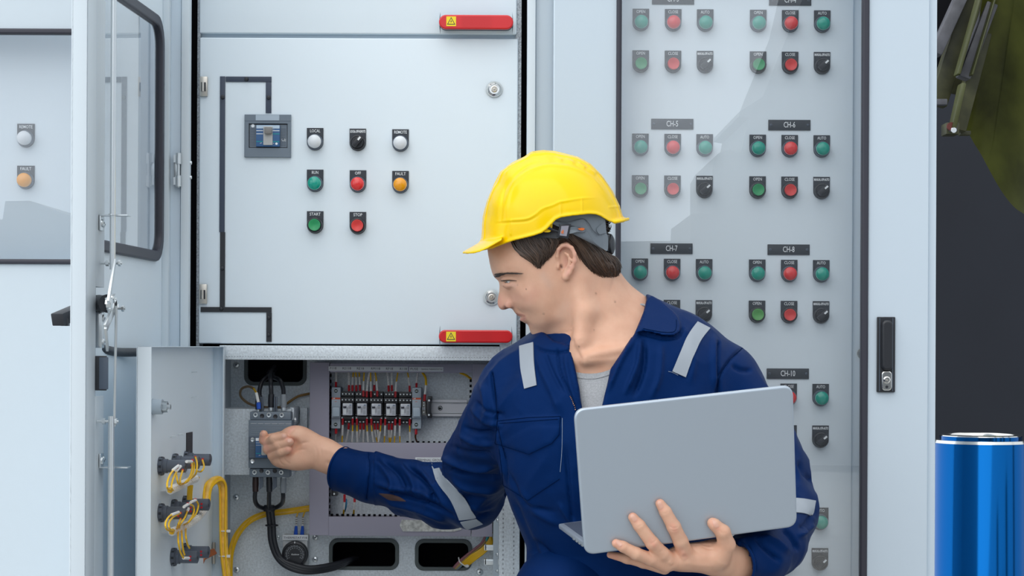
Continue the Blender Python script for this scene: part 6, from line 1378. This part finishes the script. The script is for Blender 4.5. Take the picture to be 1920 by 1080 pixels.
rim = Img(830, 1230, 230, 520, lambda X, Y_: poly_sd(X, Y_, [(845, 200), (1240, 200), (1240, 413), (1170, 413.5), (1153, 416), (1141, 413), (1133, 408), (1125, 403), (1116, 400), (1104, 399), (1072, 402.5), (1050, 406), (1040, 410.5), (1033, 418), (1025, 427), (1015, 435), (998, 441), (962, 450), (935, 460), (921, 466), (900, 470), (845, 478)]))
def helm(P):
    px, py = proj(P); w = np.abs(P[:, 1] - YH); g = DOME(P); mm = mmpx(YH)
    crown = smin(g, smax(g - .004, np.maximum(np.abs(w) - .024, 0) * .7, .003), .003)
    s = np.maximum(smax(crown, rim(px, py) * mm, .0015), -(g + .0035))
    lip = np.maximum(np.abs(rim(px, py) * mm + .001) - .0016, np.abs(g) - .0022); s = smin(s, lip, .003)
    v0 = 475 - (px - 866) * .575; drop = 15 * (w / .085) ** 2; wb = .090 * np.sqrt(np.clip(1 - ((914 - px) / 48) ** 2, 0, 1)); wb = np.where(px > 914, .090, wb)
    b = np.maximum(np.maximum(np.abs(py - v0 - drop) * mm - .0018, w - wb), np.maximum((px - 940), 866 - px) * mm); b = np.maximum(b, -(g + .0035)); s = smin(s, b, .005)
    wr = .062 * np.sqrt(np.clip(1 - ((px - 1150) / 28.5) ** 2, 0, 1)); rb = np.maximum(np.maximum(np.abs(py - 411 + (px - 1155) * .10 - 3 * (w / .06) ** 2) * mm - .0026, w - wr), np.maximum(1150 - px, px - 1178.5) * mm); rb = np.maximum(rb, -(g + .0035))
    return smin(s, rb, .004)
ev_, eq_ = nets(helm, hp(860, 482, 118), hp(1186, 270, -118), .0015); 
for _ in range(7): ev_ = relax(relax(ev_, eq_, 1, .55), eq_, 1, -.53)
ev_ = relax(ev_, eq_, 2, .5)
ev_ = emboss(ev_, eq_, [([(938, 425), (938, 390), (945, 355), (962, 330), (985, 312), (1012, 302)], 3.0, -1.6), ([(948, 425), (948, 385), (958, 350), (976, 330), (1000, 316), (1030, 309), (1075, 315), (1110, 335), (1140, 370)], 3.5, 1.6), ([(925, 416), (955, 413), (986, 410), (1003, 401), (1015, 391), (1035, 384), (1048, 378), (1090, 371), (1120, 369)], 2.2, 1.3), ([(925, 420), (955, 417), (988, 414), (1008, 403)], 2, -1.2),
    ([(1049, 377), (1050, 400)], 1.6, 1.0, 1), ([(1089, 371), (1090, 396)], 1.6, 1.0, 1), ([(956, 414), (957, 440)], 1.6, .9, 1), ([(1141, 387), (1162, 385)], 2, 1.2, 1), ([(1040, 296), (1048, 300)], 3.4, 2.2, 1), ([(1062, 300), (1070, 304)], 3.4, 2.2, 1), ([(1084, 307), (1092, 312)], 3.4, 2.2, 1), ([(1104, 317), (1112, 323)], 3.4, 2.0, 1), ([(982, 298), (960, 312), (940, 330)], 2.4, 1.4)])
sh = mk('shell', ev_, eq_, HY, hel); sh['label'] = 'glossy yellow shell with peak and raised ridges'
HG = mat('harness_grey', (.17, .20, .23), .4)
def side_plate(mb, poly, w0, w1, x0, x1, th, m, st=4):
    """plastic band curving round the head: half-width w0 at x0 to w1 at x1 (mm)"""
    P = smooth_poly(poly, st, True); fw = lambda x: w0 + (w1 - w0) * min(max((x - x0) / (x1 - x0), 0), 1.1) ** 2
    A_ = [mb.bm.verts.new(hp(x, y, fw(x))) for x, y in P]; B_ = [mb.bm.verts.new(hp(x, y, fw(x) - th)) for x, y in P]
    f = [mb.bm.faces.new(A_), mb.bm.faces.new(B_[::-1])] + [mb.bm.faces.new((A_[k], B_[k], B_[(k + 1) % len(P)], A_[(k + 1) % len(P)])) for k in range(len(P))]
    mi = mb.mi(m); bmesh.ops.triangulate(mb.bm, faces=f[:2])
    for g in mb.bm.faces:
        if g.material_index == 0 and mi and any(v in A_ or v in B_ for v in g.verts[:1]): g.material_index = mi
mb = MB(); side_plate(mb, [(1032, 408), (1050, 402), (1104, 394), (1120, 396), (1133, 410), (1126, 419), (1118, 427), (1119, 434), (1124, 438), (1136, 436), (1139, 450), (1138, 468), (1131, 466), (1113, 453), (1103, 438), (1095, 428), (1082, 425), (1066, 421), (1048, 420), (1033, 419)], 98, 68, 1040, 1140, 2.5, HG, 3)
mb.tube([hp(1038, 413, 98), hp(1062, 415, 97), hp(1090, 409, 87.5), hp(1102, 417, 87), hp(1110, 430, 84), hp(1122, 440, 79)], .0007, mat('harness_line', (.08, .09, .11), .5), seg=5); mb.done('harness', hel, 30, 'grey plastic harness band')
mb = MB(); side_plate(mb, [(1062, 427), (1078, 424), (1088, 431), (1096, 430), (1092, 434), (1080, 434), (1066, 437)], 99, 88, 1060, 1100, 2, HG); side_plate(mb, [(1082, 428), (1090, 426), (1095, 428), (1090, 431)], 100, 90, 1060, 1100, 3, mat('orange_tab', (.75, .16, .02), .5)); mb.done('harness_strap', hel, 30)
mb = MB()
a4 = [hp(1048, 420, 97), hp(1069, 419, 96), hp(1064, 447, 95), hp(1042, 443, 96)]
def quadslab(mb, c4, th, m, bev=0):
    c4 = [Vector(c) for c in c4]; n = (c4[1] - c4[0]).cross(c4[3] - c4[0]).normalized()
    if n.y > 0: n = -n
    vs = [mb.bm.verts.new(c + n * th) for c in c4] + [mb.bm.verts.new(c) for c in c4]; fs = [mb.bm.faces.new(vs[:4]), mb.bm.faces.new(vs[4:][::-1])] + [mb.bm.faces.new((vs[k], vs[k + 4], vs[(k + 1) % 4 + 4], vs[(k + 1) % 4])) for k in range(4)]
    bmesh.ops.recalc_face_normals(mb.bm, faces=fs); mb._fin(vs, m, bev)
quadslab(mb, a4, .004, BLK, .0008); quadslab(mb, [hp(1051, 423, 101.2), hp(1065, 422, 100.2), hp(1061, 442, 99.2), hp(1048, 440.5, 100.2)], .0004, mat('clip_label', (.30, .29, .34), .5)); mb.text('d', Vector(hp(1053, 434, 101.8)), .0055, mat('orange_tab', (.8, .2, .02)), bold=.0003)
mb.tube([hp(1046, 434, 98), hp(1034, 430, 102), hp(1026, 426, 105)], .0022, BLK, seg=8); mb.done('chin_strap_clip', hel, 35, 'black clip with small grey tag')
mb = MB(); side_plate(mb, [(1000, 440), (1012, 437), (1022, 431), (1034, 432), (1046, 437), (1045, 446), (1022, 445), (1002, 446)], 86, 92, 1000, 1046, 3, BLK); mb.done('harness_strap', hel, 30, 'dark front strap under the rim')
mb = MB(); side_plate(mb, [(1018, 432), (1030, 412), (1034, 414), (1034, 424), (1031, 433), (1024, 435)], 101, 101, 1018, 1034, 2.5, HY); mb.lathe([(.0022, 0), (0, .0004)], hp(1026, 427, 101.1), (0, -1, 0), BLK, seg=12); mb.done('strap_anchor', hel, 30)
mb = MB(); c_ = Vector(hp(1137, 457, 16)); mb.lathe([(0, .0125), (.010, .0122), (.0165, .0090), (.0190, .003), (.0190, -.002), (0, -.002)], c_, (1, -.25, .05), BLK, seg=28); quadslab(mb, [hp(1134, 438, 44), hp(1139, 437, 30), hp(1138, 470, 30), hp(1132, 468, 44)], .003, BLK, .0008); mb.done('adjusting_wheel', hel, 40, 'black adjusting wheel at the nape')

# ================================================================== laptop
ALU = mat('brushed_silver', (.47, .535, .61), .36, .55, bump=.03, bscale=700)
ALUD = mat('laptop_deck', (.16, .19, .25), .35, .5)
BLp, BRp, TLp, TRp = [Vector(A(*p)) for p in (LIDP[0], LIDP[1], LIDP[2], (1488, 717, LY(1488, 717)))]
ux = (BRp - BLp).normalized(); uz = (TLp - BLp); uz = (uz - ux * uz.dot(ux)).normalized(); uy = uz.cross(ux); LW = (BRp - BLp).length; LH = (TLp - BLp).length
shx = (TLp - BLp).dot(ux)
FL_ = Matrix(((ux.x, uy.x, uz.x, BLp.x), (ux.y, uy.y, uz.y, BLp.y), (ux.z, uy.z, uz.z, BLp.z), (0, 0, 0, 1)))
lap = thing('laptop', 'silver laptop held open on the left hand of the person, lid towards the viewer', 'laptop', tuple(BLp))
def persp_rect(r, n=8):
    c = [FL_.inverted() @ p for p in (BLp, BRp, TRp, TLp)]; c = [(p.x, p.z) for p in c]; out = []
    for i in range(4):
        p = Vector(c[i]); a = (Vector(c[i - 1]) - p).normalized(); b = (Vector(c[(i + 1) % 4]) - p).normalized()
        for k in range(n + 1):
            t = k / n; out.append(tuple(p + a * r * (1 - t) ** 2 + b * r * t ** 2))
    return out
mb = MB(FL_); mb.prism(persp_rect(.018), .0, .0095, ALU, bev=.0045, seg=5); mb.done('lid', lap, 40, 'plain silver lid')
bd = Vector((-math.sin(math.radians(9.5)), math.cos(math.radians(9.5)), .055)); bd = (bd - ux * bd.dot(ux)).normalized(); bn = ux.cross(bd).normalized()
if bn.z < 0: bn = -bn
FB = Matrix(((ux.x, bd.x, bn.x, BLp.x + bn.x * .014), (ux.y, bd.y, bn.y, BLp.y + bn.y * .014), (ux.z, bd.z, bn.z, BLp.z + bn.z * .014), (0, 0, 0, 1)))
mb = MB(FB); mb.box((.004, .011, -.0055), (LW - .004, .222, .0035), ALU, bev=.0035, seg=3); mb.box((.012, .014, .0034), (LW - .012, .214, .0038), ALUD)
for r_ in range(5):
    for c_ in range(14): mb.box((.03 + c_ * .0205, .03 + r_ * .019, .0038), (.0475 + c_ * .0205, .046 + r_ * .019, .0050), BLK)
for k in range(4): mb.box((.0035, .03 + k * .022, -.005), (.0045, .042 + k * .022, -.001), ZINC)
mb.done('base', lap, 40)
mb = MB(FL_); mb.prism([(x * .96 + LW * .02 + shx * .02, z * .93 + LH * .04) for x, z in persp_rect(.01)], .0095, .0098, BLK); mb.done('screen', lap, 30, 'dark screen facing the person')
# ================================================================== blue canister and green machine at the right
BLU = mat('blue_anodised', (.0, .095, .33), .13, .9); 
YC = .70; cc = A(1841, 812, YC); R_ = 88.5 * mmpx(YC)
can = thing('canister', 'tall metallic blue canister with a silver rim, by the dark wall', 'canister', (cc[0], YC, 0))
zt = W(1841, 818, YC).z
mb = MB(); mb.lathe([(R_, 0.0), (R_, zt - .006), (R_ - .004, zt - .001), (R_ - .008, zt)], (cc[0], YC, 0), (0, 0, 1), BLU, seg=64); mb.done('shell', can, 50, 'shiny blue shell')
mb = MB(); r2 = 72 * mmpx(YC); h2 = .012; mb.lathe([(R_ - .0005, zt - .005), (R_ - .003, zt + .0015), (R_ - .008, zt + .002), (r2 + .004, zt + .002), (r2 + .002, zt + h2), (r2 - .003, zt + h2 + .002), (r2 - .006, zt + h2), (r2 - .008, zt + .001), (0, zt)], (cc[0], YC, 0), (0, 0, 1), CHROME, seg=64)
mb.lathe([(r2 + .0045, zt + .001), (r2 + .0045, zt + h2 - .002)], (cc[0], YC, 0), (0, 0, 1), BLU, seg=64); mb.done('rim', can, 50, 'silver rim')
OLV = mat('olive_paint', (.062, .068, .016), .42, bump=.5, bscale=14, var=.55, vscale=9, stretch=(1, 1, .5)); OLD = mat('olive_dark_steel', (.055, .055, .022), .5, var=.5, vscale=20); GRY = mat('weathered_grey_steel', (.11, .11, .125), .5, var=.3, vscale=25)
mach = thing('machine_hood', 'weathered olive green machine hood with steel ribs, hanging in the upper right corner', 'machine', tuple(W(1850, 100, 1.3)))
edge = smooth_poly([(1800, 244), (1812, 243), (1824, 262), (1838, 284), (1852, 310), (1868, 338), (1884, 362), (1902, 382), (1920, 394), (1960, 425)], 4)
mb = MB(); rows = []
for (x, y) in edge:
    r = [];
    for k in range(9):
        t = k / 8; X = x + (1960 - x) * 0 + t * (180 if x < 1850 else 140); Yq = y - t * 420; r.append(mb.bm.verts.new(W(X - t * 120 * (1 - (x - 1800) / 160), Yq, 1.25 - .25 * t + .12 * math.sin(PI * (x - 1800) / 160) * (1 - t))))
    rows.append(r)
for a, b in zip(rows, rows[1:]):
    for k in range(8): mb.bm.faces.new((a[k], b[k], b[k + 1], a[k + 1]))
mb.mi(mat('olive_lifted', (.135, .145, .030), .38, bump=.6, bscale=14, var=.5, vscale=9, stretch=(1, 1, .45))); r = bmesh.ops.solidify(mb.bm, geom=mb.bm.faces[:], thickness=.012); bmesh.ops.recalc_face_normals(mb.bm, faces=mb.bm.faces[:]); hood = mb.done('hood_panel', mach, 50, 'curved olive sheet')  # sheet colour lightened to offset its facing away from the light
def beam(x0, y0, x1, y1, w_, m, Y, name='rib', dY=0.0, d=.05, lab=None):
    mb = MB(); p = W(x0, y0, Y); q = W(x1, y1, Y + dY); dd = q - p; z_ = dd.normalized(); y_ = Vector((0, 1, 0)); y_ = (y_ - z_ * y_.dot(z_)).normalized(); x_ = y_.cross(z_); M = Matrix(((x_.x, y_.x, z_.x, 0), (x_.y, y_.y, z_.y, 0), (x_.z, y_.z, z_.z, 0), (0, 0, 0, 1))); M.translation = (p + q) / 2; h = w_ * mmpx(Y) / 2
    mb.box((-h, -d / 2, -dd.length / 2), (h, d / 2, dd.length / 2), m, bev=.004, M=M); return mb.done(name, mach, 40, lab)
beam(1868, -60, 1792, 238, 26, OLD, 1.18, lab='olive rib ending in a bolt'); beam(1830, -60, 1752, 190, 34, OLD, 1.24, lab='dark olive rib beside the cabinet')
beam(1852, 0, 1801, 140, 22, GRY, 1.13, name='rib_plate', lab='grey steel plate on the rib'); beam(1808, -40, 1748, 95, 22, GRY, 1.19, name='rib_plate'); beam(1832, -20, 1790, 134, 6, OLV, 1.10, name='rib_edge'); beam(1860, -20, 1815, 135, 4, OLV, 1.10, name='rib_edge'); beam(1800, 150, 1782, 235, 9, OLV, 1.10, name='rib_edge')
beam(1790, -60, 1766, 120, 60, VOID, 1.34, name='rib_backing', d=.02); beam(1845, -60, 1790, 170, 50, OLD, 1.33, name='rib_backing', d=.02)  # first sheet is black, painted as the shade behind the ribs
mb = MB(); a, b, c, d = R4(1771, 222, 1796, 244, 1.09); mb.box((a, 1.09, c), (b, 1.15, d), OLD, bev=.003); mb.box((a + .006, 1.085, c + .006), (b - .006, 1.092, d - .006), GRY, bev=.002); p = W(1783, 234, 1.08); mb.cyl(p + Vector((0, .01, 0)), p + Vector((.002, -.006, -.004)), .0055, WHT, bev=.001); mb.cyl(p + Vector((-.003, .01, .006)), p + Vector((-.003, 0, .006)), .010, mat('rust_red', (.12, .02, .015), .6)); mb.done('bracket', mach, 40, 'end bracket with a white bolt')
mb = MB(); a, b, c, d = R4(1757, 178, 1773, 189, 1.17); mb.box((a - .02, 1.17, c), (b, 1.2, d), GRY, bev=.002); mb.done('bracket', mach)
a, b, c, d = R4(1796, 238, 1816, 246, 1.2); mb = MB(); mb.box((a, 1.19, c), (b, 1.22, d), OLD, bev=.002); mb.done('bracket', mach)
